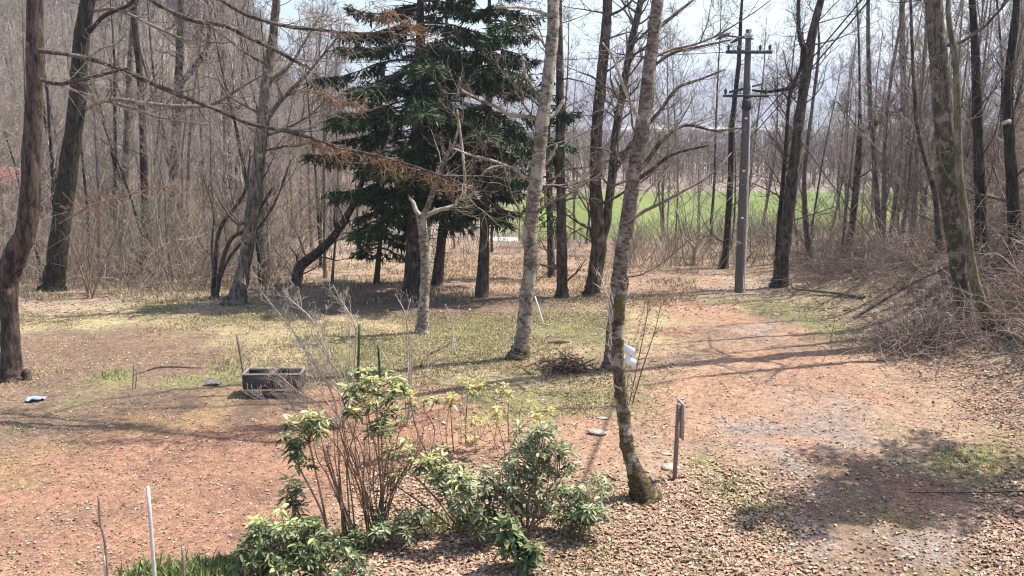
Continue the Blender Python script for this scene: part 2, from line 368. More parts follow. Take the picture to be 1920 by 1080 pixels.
ZP = [(80,900,RED),(250,900,RED),(450,880,RED),(300,1000,RED),(60,1020,RED),(480,800,RED),(400,960,RED),(500,1040,RED),
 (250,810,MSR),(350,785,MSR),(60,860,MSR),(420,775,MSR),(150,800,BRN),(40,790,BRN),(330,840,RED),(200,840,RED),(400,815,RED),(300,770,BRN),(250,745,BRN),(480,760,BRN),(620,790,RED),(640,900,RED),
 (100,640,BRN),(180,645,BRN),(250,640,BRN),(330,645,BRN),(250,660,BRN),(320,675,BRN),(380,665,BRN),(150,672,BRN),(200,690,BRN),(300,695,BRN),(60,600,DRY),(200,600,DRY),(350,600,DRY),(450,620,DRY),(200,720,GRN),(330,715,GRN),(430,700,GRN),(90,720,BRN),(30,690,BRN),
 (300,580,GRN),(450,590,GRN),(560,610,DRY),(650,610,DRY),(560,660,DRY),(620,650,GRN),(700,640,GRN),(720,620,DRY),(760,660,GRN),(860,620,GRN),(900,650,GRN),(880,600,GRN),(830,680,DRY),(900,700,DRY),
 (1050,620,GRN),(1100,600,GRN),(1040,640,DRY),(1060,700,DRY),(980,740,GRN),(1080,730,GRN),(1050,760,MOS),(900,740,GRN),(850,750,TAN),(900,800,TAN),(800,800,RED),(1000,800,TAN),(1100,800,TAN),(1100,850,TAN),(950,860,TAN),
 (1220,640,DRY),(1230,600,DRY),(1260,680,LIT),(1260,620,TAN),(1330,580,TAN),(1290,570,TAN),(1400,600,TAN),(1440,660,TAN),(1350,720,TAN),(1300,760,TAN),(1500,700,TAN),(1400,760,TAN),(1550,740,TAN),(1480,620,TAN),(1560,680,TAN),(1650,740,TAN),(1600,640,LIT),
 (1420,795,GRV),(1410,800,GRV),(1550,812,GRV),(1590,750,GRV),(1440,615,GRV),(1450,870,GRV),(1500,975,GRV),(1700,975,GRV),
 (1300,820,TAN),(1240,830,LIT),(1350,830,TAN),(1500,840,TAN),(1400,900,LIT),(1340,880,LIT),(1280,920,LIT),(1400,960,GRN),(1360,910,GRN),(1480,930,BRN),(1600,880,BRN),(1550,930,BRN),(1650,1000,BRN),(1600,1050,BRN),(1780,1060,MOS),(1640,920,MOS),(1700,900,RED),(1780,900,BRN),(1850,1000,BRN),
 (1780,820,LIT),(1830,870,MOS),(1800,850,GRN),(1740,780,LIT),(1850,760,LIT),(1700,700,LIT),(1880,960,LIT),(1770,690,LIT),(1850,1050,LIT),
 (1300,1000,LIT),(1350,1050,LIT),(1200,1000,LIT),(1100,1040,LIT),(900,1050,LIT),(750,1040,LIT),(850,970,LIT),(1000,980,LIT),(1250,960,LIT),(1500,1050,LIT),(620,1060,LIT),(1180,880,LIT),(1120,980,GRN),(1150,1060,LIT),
 (200,560,FOR),(400,560,FOR),(500,540,FOR),(600,520,FOR),(660,500,FOR),(50,560,FOR),(300,545,FOR),(750,520,LIT),(900,510,LIT),(1000,530,LIT),(850,548,SHD),(700,565,SHD),(780,580,SHD),(600,580,SHD),(850,575,SHD),(930,565,SHD),(1000,565,SHD),(1060,520,LIT),(1200,520,LIT),(1300,530,LIT),(1240,545,LIT),(1350,560,DRY),(1420,575,GRN),(1500,590,GRN),(1560,620,GRN),(1500,560,DRY),(1400,540,FOR),(1650,600,FOR),(1750,620,FOR),(1880,680,FOR),(1850,560,FOR)]
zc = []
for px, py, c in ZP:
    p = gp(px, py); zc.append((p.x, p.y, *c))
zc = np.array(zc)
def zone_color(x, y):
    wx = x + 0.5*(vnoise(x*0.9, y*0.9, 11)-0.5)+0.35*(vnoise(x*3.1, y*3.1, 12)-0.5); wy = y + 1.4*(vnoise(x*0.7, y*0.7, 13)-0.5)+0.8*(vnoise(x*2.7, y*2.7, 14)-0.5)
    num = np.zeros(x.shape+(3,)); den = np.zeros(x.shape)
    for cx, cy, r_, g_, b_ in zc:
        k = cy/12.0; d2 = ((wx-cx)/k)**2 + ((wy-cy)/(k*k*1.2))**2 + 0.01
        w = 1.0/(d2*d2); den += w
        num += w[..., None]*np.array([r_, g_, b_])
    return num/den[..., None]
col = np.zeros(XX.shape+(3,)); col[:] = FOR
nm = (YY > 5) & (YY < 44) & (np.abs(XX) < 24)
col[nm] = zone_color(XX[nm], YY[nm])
f_out = ss(38, 44, YY)[..., None]
woods = np.array((0.27, 0.215, 0.17)); fieldc = np.array((0.155, 0.235, 0.05))
fm = (ss(60, 66, YY)*(1-ss(128, 136, YY))*(1-ss(-0.34, -0.26, -XX/np.maximum(YY, 1)-0.32+0.04*vnoise(XX*.05, YY*.05, 21))))[..., None]
fv = (.8+.4*vnoise(XX*.12, YY*.05, 61)*.6+.4*vnoise(XX*.5, YY*.25, 62)*.6-.2)[..., None]; fieldv = fieldc*fv+np.array((.05, .02, .0))*(vnoise(XX*.2, YY*.1, 63)[..., None]); far = woods*(1-fm)+fieldv*fm
ff = (ss(180, 260, YY))[..., None]; far = far*(1-ff)+np.array((0.17, 0.14, 0.125))*ff
# open snow-less fields and pale plots on the plain far off
pl = ((vnoise(XX*0.004, YY*0.0025, 31) > 0.72) & (YY > 420) & (YY < 1500))[..., None]
far = np.where(pl, np.array((0.30, 0.27, 0.21)), far)
col = col*(1-f_out)+far*f_out
ny, nx = XX.shape; i = np.arange(ny-1)[:, None]*nx; j = np.arange(nx-1)[None, :]
q = np.stack([i+j, i+j+1, i+nx+j+1, i+nx+j], -1).reshape(-1, 4)
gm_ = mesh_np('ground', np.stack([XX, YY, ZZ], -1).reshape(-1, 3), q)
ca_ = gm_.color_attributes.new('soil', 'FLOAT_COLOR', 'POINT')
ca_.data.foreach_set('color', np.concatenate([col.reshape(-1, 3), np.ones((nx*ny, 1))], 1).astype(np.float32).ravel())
m, t, b = new_mat('ground_soil'); M['ground'] = m
at_ = nd(t, 'ShaderNodeAttribute'); at_.attribute_name = 'soil'
tc = nd(t, 'ShaderNodeTexCoord'); ov = tc.outputs['Object']
n1 = noise(t, ov, 0.8, 6, 0.7); n2 = noise(t, ov, 9, 6, 0.75); n3 = noise(t, ov, 45, 3, 0.7)
c1 = mixc(t, 0.85, at_.outputs['Color'], ramp(t, n1, [(0.3, (0.66, 0.68, 0.70)), (0.5, (0.95, 0.94, 0.93)), (0.7, (1.22, 1.18, 1.15))]), 'MULTIPLY')
c2 = mixc(t, 0.8, c1, ramp(t, n2, [(0.34, (0.5, 0.5, 0.5)), (0.5, (0.97, 0.96, 0.95)), (0.66, (1.5, 1.47, 1.43))]), 'MULTIPLY')
c3 = mixc(t, 0.8, c2, ramp(t, n3, [(0.36, (0.5, 0.5, 0.5)), (0.64, (1.5, 1.5, 1.5))]), 'MULTIPLY')
vo = nd(t, 'ShaderNodeTexVoronoi'); vo.inputs['Scale'].default_value = 13; vo.inputs['Randomness'].default_value = 1
t.links.new(ov, vo.inputs['Vector'])
sp = ramp(t, vo.outputs['Distance'], [(0.10, (1, 1, 1)), (0.17, (0, 0, 0))])
gate = ramp(t, noise(t, ov, 5, 3, 0.7), [(0.5, (0, 0, 0)), (0.6, (1, 1, 1))])
spm = mixc(t, 1.0, sp, gate, 'MULTIPLY')
c4 = mixc(t, spm, c3, mixc(t, vo.outputs['Color'], (0.12, 0.09, 0.07), (0.55, 0.42, 0.32)))
t.links.new(c4, b.inputs['Base Color']); b.inputs['Roughness'].default_value = 0.95
bump(t, b, n2, 0.8, 0.04)
link('ground', gm_, 'ground', kind='structure')

# ------------------------------------------------------------------ far hills
def ridge(name, y0, depth, h, seed, xw, mat, base):
    xs_ = np.linspace(-xw, xw, 240); ts = np.linspace(0, 1, 40); X, Tt = np.meshgrid(xs_, ts)
    prof = np.sin(Tt*math.pi)**1.2
    hh = h*(0.5+0.55*vnoise(X/900+seed, X*0+seed, seed)+0.25*vnoise(X/300, Tt*3, seed+1)+0.10*vnoise(X/90, Tt*9, seed+2))
    Z = base+prof*hh; Y = y0+Tt*depth+60*vnoise(X/400, Tt*0, seed+3)
    n_, m_ = X.shape[1], X.shape[0]; i = np.arange(m_-1)[:, None]*n_; j = np.arange(n_-1)[None, :]
    q = np.stack([i+j, i+j+1, i+n_+j+1, i+n_+j], -1).reshape(-1, 4)
    link(name, mesh_np(name, np.stack([X, Y, Z], -1).reshape(-1, 3), q), mat, kind='structure')
M['hill'] = plain('bare_wooded_hill', (0.13, 0.125, 0.13), 0.35, 0.01, 0.95)
ridge('hill', 1300, 600, 62, 3, 2600, 'hill', -24)
ridge('hill', 2100, 1100, 128, 7, 3200, 'hill', -26)

# ------------------------------------------------------------------ trees with traced trunks
def tree(name, label, path, mat='brown', top=12.0, nb=10, kids=(4, 3), Lb=2.2, rmin=0.0045, twig='twigdark', seed=1,
         limbs=(), Y=None, lean=0.0, broken=False, cat='tree', group=None, b0=0.3, up=0.08, flare=1.35, ang=(0.9, 1.4), wig=0.16, extra_len=None, sides=14, rough=0.13, base=None, moss_h=0):
    rng = random.Random(seed); kids = tuple(kids)+((2,) if nb >= 10 and len(kids) > 1 else ()); nb = int(nb*1.35); Lb *= 1.15
    p0 = base if base is not None else gp(path[0][0], path[0][1])
    Y0 = p0.y if Y is None else Y
    P = []; R = []
    for k, (px, py, r) in enumerate(path):
        q = at(px, py, Y0+lean*k) if k else Vector(p0)
        if k == 0: P.append(q+Vector((0, 0, -0.2))); R.append(pr(q, r)*flare)
        P.append(q); R.append(pr(q, r)*(flare*1.12 if k == 0 else 1))
        if k == 0:
            q1 = at(path[1][0], path[1][1], Y0+lean); dq = (q1-q).normalized(); hl = min(.38, (q1-q).length*.4); P.append(q+dq*hl*.4); R.append(pr(q, r)*(1+(flare-1)*.45)); P.append(q+dq*hl); R.append(pr(q, r)*1.04)
    nvis = len(P)
    if not broken:
        d = (P[-1]-P[-2]).normalized(); z = P[-1].z-p0.z; r = R[-1]
        while z < top:
            d = (d*0.8+Vector((rng.gauss(0, .06), rng.gauss(0, .06), 0.3))).normalized()
            P.append(P[-1]+d*1.3); z = P[-1].z-p0.z
            R.append(max(0.02, r*max(0.12, 1-(z/top)*0.8)))
    sub = 5
    PP = catmull(P, sub); RR = np.interp(np.arange(len(PP))/sub, np.arange(len(R)), R)
    root = empty(name, p0, label=label, cat=cat, group=group)
    T = Tubes(); T.add(PP, RR, sides); me = T.mesh('trunk', rough, seed); origin_to(me, p0); link('trunk', me, mat, root)
    if moss_h:
        k_ = [i for i in range(len(PP)) if PP[i][2] < p0.z+moss_h]; L = Tubes(); L.add(PP[k_], RR[k_]*np.linspace(1.14, 1.02, len(k_)), sides); me = L.mesh('moss', .16, seed+9); origin_to(me, p0); link('moss', me, 'moss', root)
    K = Tubes(); cnt = 0
    for (lp, lmat, dy) in limbs:           # traced limbs
        q = []; rr = []
        for k, (px, py, r) in enumerate(lp):
            w = at(px, py, Y0+lean*2+dy*k/(max(1, len(lp)-1))); q.append(w); rr.append(pr(w, r*.78))
        qq = catmull(q, 4); r2 = np.interp(np.arange(len(qq))/4, np.arange(len(rr)), rr)
        L = Tubes(); L.add(qq, r2, 7); me = L.mesh('limb', 0.12, seed+cnt); origin_to(me, p0); link('limb', me, lmat, root); cnt += 1
        ll = sum((q[i+1]-q[i]).length for i in range(len(q)-1))
        for _ in range(int(ll*7)):
            i = rng.randrange(len(qq)//5, len(qq)-1); dd = unit(tuple(qq[i+1]-qq[i]))
            grow(K, tuple(qq[i]), side_dir(dd, rng.uniform(0.6, 1.2), rng), rng.uniform(.3, .9)*min(1.6, ll*.4), max(rmin, r2[i]*0.35), (4, 2), rng, rmin*.8, 0.2, 0.1)
    if nb:
        n = len(PP)
        for k in range(nb):
            tt = b0+(1-b0)*(k+rng.random())/nb; i = min(int(tt*(n-1)), n-2)
            dd = unit(tuple(PP[i+1]-PP[i])); f = 1.0-0.45*tt
            grow(K, tuple(PP[i]), side_dir(dd, rng.uniform(*ang), rng), Lb*f*rng.uniform(.6, 1.25), max(rmin*1.5, RR[i]*rng.uniform(.12, .30)), kids, rng, rmin, wig, up, n=7)
    if K.b:
        me = K.mesh('crown', 0, seed); origin_to(me, p0); link('crown', me, twig, root)
    return root, PP, RR

# left larch-like trunk with its long bud-fringed boughs
def fringe(T, pts, n, rng, L=(0.15, 0.4), down=0.5, r=0.0042):
    for _ in range(n):
        k = rng.uniform(0, len(pts)-1.001); i = int(k); f = k-i
        q = tuple(pts[i][j]+(pts[i+1][j]-pts[i][j])*f for j in range(3))
        d = unit((rng.gauss(0, .7), rng.gauss(0, .5), rng.gauss(0, .45)-down))
        pp = limb_pts(q, d, rng.uniform(*L), rng, .3, -.03, 5); T.add(pp, [r, r*1.2, r, r*.8, r*.4], 3)
        if L[1] > .2:
            for b_ in pp[1:]: T.add(limb_pts(b_, unit((rng.gauss(0, 1), rng.gauss(0, 1), rng.gauss(-.3, .5))), rng.uniform(.03, .1), rng, .2, 0, 3), [r*.8, r*.7, r*.4], 3)
lt, _, _ = tree('leaning_pine', 'thick brown bent trunk beside the small sawn stump at the left edge', [(22,712,17),(18,600,16.5),(14,530,18),(28,480,22),(50,420,18.5),(62,250,16),(66,100,15),(66,-30,14)],
     'larch', 11, 8, (4, 3), 1.8, seed=2, b0=.75)
rng = random.Random(5)
p0 = lt.location.copy(); Yl = p0.y
boughs = [
 [(74,95,5),(140,104,5),(205,122,5),(260,145,5),(330,176,5),(400,203,4.5),(470,232,4.5),(560,252,3.5),(640,277,3.2),(720,295,3),(800,320,2.5),(868,345,1.5)],
 [(250,-25,5),(300,10,5),(360,38,5),(420,48,5),(470,72,4.5),(520,96,4),(580,130,3)],
 [(380,-25,4),(450,22,4),(520,46,4),(590,55,3.5),(660,62,3),(740,60,2)],
 [(76,150,4.5),(110,157,4.5),(150,150,4),(200,138,3.5),(240,128,2.5)],
]
for bi, bp in enumerate(boughs):
    q = [at(px, py, Yl-0.12-0.18*k) for k, (px, py, r) in enumerate(bp)]; rr = [pr(w, r*0.85) for w, (_, _, r) in zip(q, bp)]
    qq = catmull(q, 5); r2 = np.interp(np.arange(len(qq))/5, np.arange(len(rr)), rr)
    L = Tubes(); L.add(qq, r2, 7); me = L.mesh('bough', .22, bi); origin_to(me, p0); bo = link('bough', me, 'brown', lt)
    K = Tubes(); K2 = Tubes()
    fringe(K, [tuple(v) for v in qq], 90, rng, (0.05, .14), 0.0, .005)
    for _ in range(16):
        i = rng.randrange(len(qq)//6, len(qq)-1); dd = unit(tuple(qq[i+1]-qq[i]))
        grow(K, tuple(qq[i]), side_dir(dd, rng.uniform(0.4, 1.0), rng), rng.uniform(.4, 1.4), .009, (3, 2), rng, .004, .15, 0)
    me = K.mesh('twigs', 0, 1); origin_to(me, p0); link('twigs', me, 'twig', bo)
    if bi == 0:
        fringe(K2, [tuple(v) for v in qq[len(qq)*62//100:]], 230, rng, (0.12, .42), .9)
    if bi == 2:
        for cx, cy in ((640, 40), (700, 30), (760, 45), (790, 60), (720, 15)):
            w = at(cx, cy, Yl-1.5); fringe(K2, [tuple(at(cx-40, cy-15, Yl-1.4)), tuple(w), tuple(at(cx+30, cy+12, Yl-1.6))], 26, rng, (.1, .35), .3)
    if bi == 1:
        for cx, cy in ((640, 190), (600, 178), (665, 200)):
            fringe(K2, [tuple(at(cx-45, cy-14, Yl-1.2)), tuple(at(cx+25, cy+5, Yl-1.3))], 40, rng, (.1, .3), .3)
        for cx, cy in ((230, 365), (300, 350), (180, 378)):
            fringe(K2, [tuple(at(cx-50, cy+12, Yl-.8)), tuple(at(cx+40, cy-8, Yl-.9))], 20, rng, (.1, .3), .1)
        L2 = Tubes()
        for a_ in ([(560,130),(590,160),(640,190),(690,200)], [(110,420),(170,385),(250,362),(330,345)]):
            z_ = [at(px, py, Yl-1.1) for px, py in a_]; L2.add(z_, [.012, .01, .008, .005], 4)
        me = L2.mesh('twigs', 0, 1); origin_to(me, p0); link('twigs', me, 'twig', bo)
    if K2.b:
        me = K2.mesh('budding_twigs', 0, 1); origin_to(me, p0); link('budding_twigs', me, 'bud', bo)

tree('mossy_tree', 'dark green mossy trunk just behind the thick bent trunk', [(100,545,18),(112,440,17),(130,300,16.5),(146,180,15),(152,80,14),(168,-20,13)], 'dark', 13, 10, (5, 3), 2.4, seed=3, b0=.55,
     limbs=[([(160,205,6),(190,190,5.5),(225,187,5),(290,196,5),(370,200,5),(410,190,4.5),(450,165,3.5),(510,130,2)], 'twig', -.6),
            ([(168,60,5),(195,30,5),(240,10,4),(262,-20,3)], 'dark', -.5), ([(175,20,4.5),(220,18,4),(290,50,3.5),(350,75,2.5),(380,68,1.5)], 'twig', -1.0),
            ([(190,188,3.5),(240,200,3),(300,220,2.5),(390,235,1.5)], 'twig', .5)])
tree('forked_tree', 'slim dark trunk with an elbowed side limb right of the mossy trunk', [(318,490,9),(325,350,8),(331,230,9),(336,140,8),(338,60,6),(340,-20,6)], 'brown', 12, 12, (5, 3), 2.0, seed=4, b0=.4,
     limbs=[([(340,155,7),(362,130,7),(385,98,7),(392,70,4),(395,20,3),(398,-20,2.5)], 'brown', .4)])
tree('slender_tree', 'slim black-stained trunk between the mossy trunk and the elbowed tree', [(268,515,7),(272,420,7),(268,260,6.5),(262,140,6),(252,40,6),(250,-20,5)], 'dark', 12, 12, (5, 3), 1.8, seed=6, b0=.4)
tree('slender_tree', 'slim grey trunk rising close left of the black-stained trunk', [(228,505,7),(232,380,6),(240,200,6),(248,60,5),(256,-20,5)], 'grey', 12, 12, (5, 3), 1.8, seed=7, b0=.4)
tree('ash_tree', 'smooth grey trunk standing behind the clump of curved thin stems', [(442,570,15),(458,500,12),(472,400,12),(482,320,11),(492,240,11),(502,140,9.5),(513,60,8),(520,-20,7)], 'grey', 12, 20, (6, 4), 2.4, seed=8, b0=.35, flare=1.6,
     limbs=[([(498,225,6),(530,185,5),(565,150,4),(600,110,3),(640,60,2)], 'grey', .6), ([(508,150,5),(545,120,4),(570,80,3),(600,30,2)], 'twig', -.6)])
def clump(name, label, base, stems, mat, rpx=3, seed=1, cat='shrub', dY=0.3, twigs=4, kids=(2,), Lt=0.5, twigmat=None, rt=0.005):
    rng = random.Random(seed); p0 = gp(*base); root = empty(name, p0, label=label, cat=cat); K = Tubes()
    for st in stems:
        q = [Vector(p0)+Vector((rng.uniform(-.1, .1), rng.uniform(-.1, .1), -.05))]; dy = rng.uniform(-dY, dY)
        r0 = st[0][2] if len(st[0]) > 2 else rpx
        for k, a in enumerate(st): q.append(at(a[0], a[1], p0.y+dy*(k+1)/len(st)))
        qq = catmull(q, 4); R = np.linspace(pr(p0, r0), pr(p0, r0)*.45, len(qq)); R = R*.8; L = Tubes(); L.add(qq, R, 6)
        me = L.mesh('stem', .08, seed); origin_to(me, p0); link('stem', me, mat, root)
        for _ in range(twigs):
            i = rng.randrange(len(qq)//3, len(qq)-1)
            grow(K, tuple(qq[i]), side_dir(unit(tuple(qq[i+1]-qq[i])), rng.uniform(.4, .9), rng), rng.uniform(.5, 1.2)*Lt, max(rt, R[i]*.5), kids, rng, rt*.8, .12, .15, n=5)
    if K.b:
        me = K.mesh('twigs', 0, seed); origin_to(me, p0); link('twigs', me, twigmat or mat, root)
    return root, p0
clump('coppiced_tree', 'clump of thin curved brown stems fanning out at the foot of the grey trunk', (402,560), [[(403,500,6),(412,430),(440,390),(462,350),(470,280)], [(415,500,6),(432,450),(460,430),(482,400),(512,350)], [(397,480,3),(400,400),(380,330)], [(432,480,4),(490,420),(520,370),(545,300)]], 'brown', 5, 3, 'tree', .3, 10, (4, 2), 1.0, 'twigdark')
tree('thin_tree', 'thin reddish brown tree standing just right of the smooth grey trunk', [(498,522,6),(490,450,5),(490,360,5),(497,280,4),(500,180,3)], 'brown', 8, 14, (4, 2), 1.2, seed=12, b0=.3)
tree('leaning_tree', 'dark crooked trunk leaning to the right left of the spruces', [(554,532,9),(562,500,10),(590,478,9),(620,450,8),(645,415,7),(668,370,6)], 'brown', 6, 10, (4, 2), 1.3, seed=13, b0=.3, flare=1.4)

# broken little trees on the lawn
tree('pollarded_tree', 'small pale forked tree with broken bleached branches on the lawn', [(791,625,11),(795,560,9.5),(798,500,9.5),(794,440,9),(789,402,9)], 'birch', 1, 6, (3,), .4, seed=14, broken=True, flare=1.25, b0=.8, twig='twig',
     limbs=[([(789,410,7.5),(800,392,7),(815,350,6.5),(825,320,6),(838,290,5),(852,270,3),(860,230,3),(850,210,2.5),(858,180,2.5),(862,145,2)], 'birch', -.3),
            ([(792,408,6),(780,395,6),(775,380,5),(768,372,3)], 'pale', .3), ([(796,406,6),(820,395,5.5),(852,386,5),(858,375,4),(870,368,4),(871,330,3.4),(868,290,3.4),(862,240,3),(857,205,2.5)], 'pale', -.2)])
tree('mossy_birch', 'tall pale lichen-speckled trunk with yellow moss round its foot, centre lawn', [(973,672,14),(984,600,13.5),(988,545,13),(996,480,13),(994,440,14),(1000,380,13),(1006,330,13),(1013,270,13),(1016,235,13),(1026,160,12),(1036,60,11),(1038,-20,11)], 'birch', 12, 12, (5, 4), 2.0, seed=15, b0=.35, moss_h=.28, flare=1.5, twig='twig',
     limbs=[([(1004,222,6),(985,218,5),(955,215,5),(930,200,4.5),(900,188,4),(870,172,3.5),(858,160,2.5)], 'birch', -.5), ([(1008,335,6),(985,334,5),(960,315,4.5),(930,312,3.5),(905,322,2.5)], 'birch', -.6),
            ([(1024,222,5),(1040,215,5),(1050,200,5),(1056,188,3)], 'pale', .1), ([(1012,190,5),(1000,165,5),(985,140,4),(980,105,3)], 'birch', .3),
            ([(960,315,3.5),(920,300,3),(880,290,3),(850,278,2)], 'pale', -.4), ([(1030,30,5),(1010,22,4),(980,14,4),(930,14,3)], 'pale', -.5), ([(1008,325,4),(1030,300,3.5),(1045,270,2)], 'birch', .2)])
tree('cherry_tree', 'tall pale trunk with peeling bark directly behind the near crooked trunk', [(1150,692,15),(1153,620,15),(1158,550,15),(1166,480,14),(1178,400,13.5),(1192,310,14),(1206,230,13.5),(1220,110,12),(1232,10,11.5),(1236,-30,11)], 'cherry', 12, 12, (5, 4), 2.6, seed=16, b0=.3, flare=1.2, twig='twig', base=gp(1146, 692),
     limbs=[([(1195,320,7),(1215,300,6),(1240,265,5),(1285,235,4),(1340,245,3),(1390,240,2)], 'brown', .8), ([(1205,245,5),(1240,205,4.5),(1270,165,4),(1310,150,3),(1360,130,2)], 'brown', .6),
            ([(1188,340,6),(1220,320,5),(1260,290,4),(1330,272,3)], 'brown', -.6), ([(1218,130,4),(1260,100,4),(1310,88,3),(1370,75,2)], 'brown', .4),
            ([(1205,235,5),(1185,200,4),(1165,150,4),(1150,110,3),(1130,80,2)], 'pale', -.6), ([(1228,60,4),(1262,30,4),(1300,0,3)], 'brown', .3)])
tree('crooked_trunk', 'near crooked dark mossy trunk broken off at the top, holding the white sheet', [(1208,935,20),(1193,890,16),(1178,845,13),(1170,790,11.5),(1164,740,11.5),(1160,690,11),(1158,640,10.5),(1160,600,10.5),(1163,560,11),(1168,528,9)], 'crook', 1, 10, (3,), .35, seed=17, broken=True, moss_h=.4, flare=1.3, b0=.5, twig='palestem',
     limbs=[([(1172,545,6),(1176,530,5),(1174,515,3)], 'crook', 0)], rough=.16)
tree('pine_tree', 'straight dark bare trunk standing between the pale lichen trunk and the forked trunk', [(1054,557,10),(1054,480,10),(1052,380,9),(1050,280,8.5),(1050,150,7),(1048,-20,6)], 'brown', 13, 26, (4, 2), 1.5, seed=18, b0=.25, up=0)
tree('forked_pine', 'big dark trunk forking low into two tall stems beside the road', [(1108,556,14),(1116,510,14),(1124,455,15),(1120,400,13),(1116,330,11),(1120,230,10.5),(1128,140,10),(1136,60,9.5),(1140,-20,9)], 'brown', 14, 24, (5, 3), 2.0, seed=19, b0=.3, up=.03,
     limbs=[([(1128,465,10),(1138,410,11),(1148,330,10.5),(1155,250,10),(1168,170,9.5),(1182,90,9),(1200,10,8.5),(1207,-30,8)], 'brown', .3), ([(1140,30,4),(1170,15,3),(1200,-15,3)], 'brown', -.3)])
tree('forked_ash', 'dark trunk with a thin second stem right of the utility pole', [(1462,537,14),(1468,470,12.5),(1480,380,11),(1490,300,10),(1502,200,9.5),(1515,120,9),(1524,60,8),(1545,-20,6)], 'brown', 12, 20, (6, 4), 2.4, seed=20, b0=.35, flare=1.3,
     limbs=[([(1457,480,6),(1462,400,5.5),(1472,300,5),(1478,200,4),(1484,165,4),(1500,130,3),(1505,60,3)], 'dark', .5), ([(1484,165,5),(1440,172,3.5),(1405,168,2.5),(1390,166,2)], 'dark', -.3),
            ([(1508,100,5),(1498,60,5),(1497,0,4.5),(1496,-20,4)], 'dark', .2), ([(1482,170,4),(1500,130,4),(1512,90,3)], 'dark', 0)])
tree('slender_tree', 'thin moss-blackened trunk close left of the utility pole', [(1357,503,7),(1364,430,6),(1370,330,5.5),(1372,240,5),(1385,120,4),(1390,20,3)], 'dark', 10, 16, (5, 3), 1.8, seed=21, b0=.4)
tree('ivy_trunk', 'largest grey trunk on the bank, behind the curved mossy stem', [(1812,600,13),(1800,520,15),(1792,450,17),(1783,380,18),(1774,280,18.5),(1766,180,18),(1758,90,16),(1750,-20,15)], 'ivy', 14, 14, (5, 3), 2.6, seed=22, b0=.55, flare=1.2)
tree('curved_tree', 'curved stem coated in yellow-green moss sweeping down the bank to the brush', [(1868,612,13),(1845,580,10),(1828,530,9),(1818,470,8),(1808,400,8),(1800,340,7.5),(1796,270,7),(1795,180,6.5),(1790,100,6),(1778,20,5)], 'mossy', 9, 8, (4, 2), 1.4, seed=23, b0=.5, moss_h=.5, flare=1.6, twig='twig')

# right bank trees, traced
for k, (pth, mt, lab) in enumerate([
 ([(1905,470,15),(1900,380,14),(1893,260,12),(1892,150,10),(1905,20,8)], 'dark', 'dark trunk at the right edge on the bank, ivy blackened'),
 ([(1840,470,13),(1838,380,13),(1835,280,12),(1832,200,11),(1828,80,9),(1822,-20,8)], 'dark', 'dark trunk just right of the largest bank trunk'),
 ([(1712,450,9),(1708,360,9),(1702,280,8),(1698,200,8),(1692,100,7),(1692,-20,6)], 'grey', 'trunk left of the largest bank trunk, with a snapped limb slanting off it'),
 ([(1652,470,7),(1645,380,7),(1638,280,6),(1632,200,6),(1628,90,5),(1628,-20,4)], 'grey', 'slim tree left of the one with the snapped limb'),
 ([(1590,480,8),(1600,400,8),(1608,320,8),(1612,250,7),(1612,180,3),(1610,60,2.5)], 'brown', 'slim brown tree nearest the green field on the bank'),
 ([(1762,470,7),(1752,360,6),(1722,250,5),(1712,120,4),(1706,-20,3)], 'brown', 'thin tree leaning left behind the largest bank trunk'),
 ([(1522,500,7),(1512,430,7),(1508,340,5),(1518,240,4),(1535,100,3.5)], 'grey', 'thin grey tree behind the dark trunk right of the utility pole')]):
    lm = []
    if 'snapped' in lab: lm = [([(1700,200,6),(1670,215,5),(1640,232,5),(1612,248,4)], 'dark', -.2), ([(1698,222,4),(1688,218,4),(1676,213,3)], 'pale', -.3)]
    if 'right edge' in lab: lm = [([(1895,230,6),(1890,228,6),(1880,232,4)], 'pale', -.3)]
    pth = [(a, b_, r*.78) for a, b_, r in pth]
    tree('bank_tree', lab, pth, mt, 11, 18, (5, 3), 1.9, seed=30+k, b0=.3, limbs=lm, up=.12, ang=(.5, 1.1))

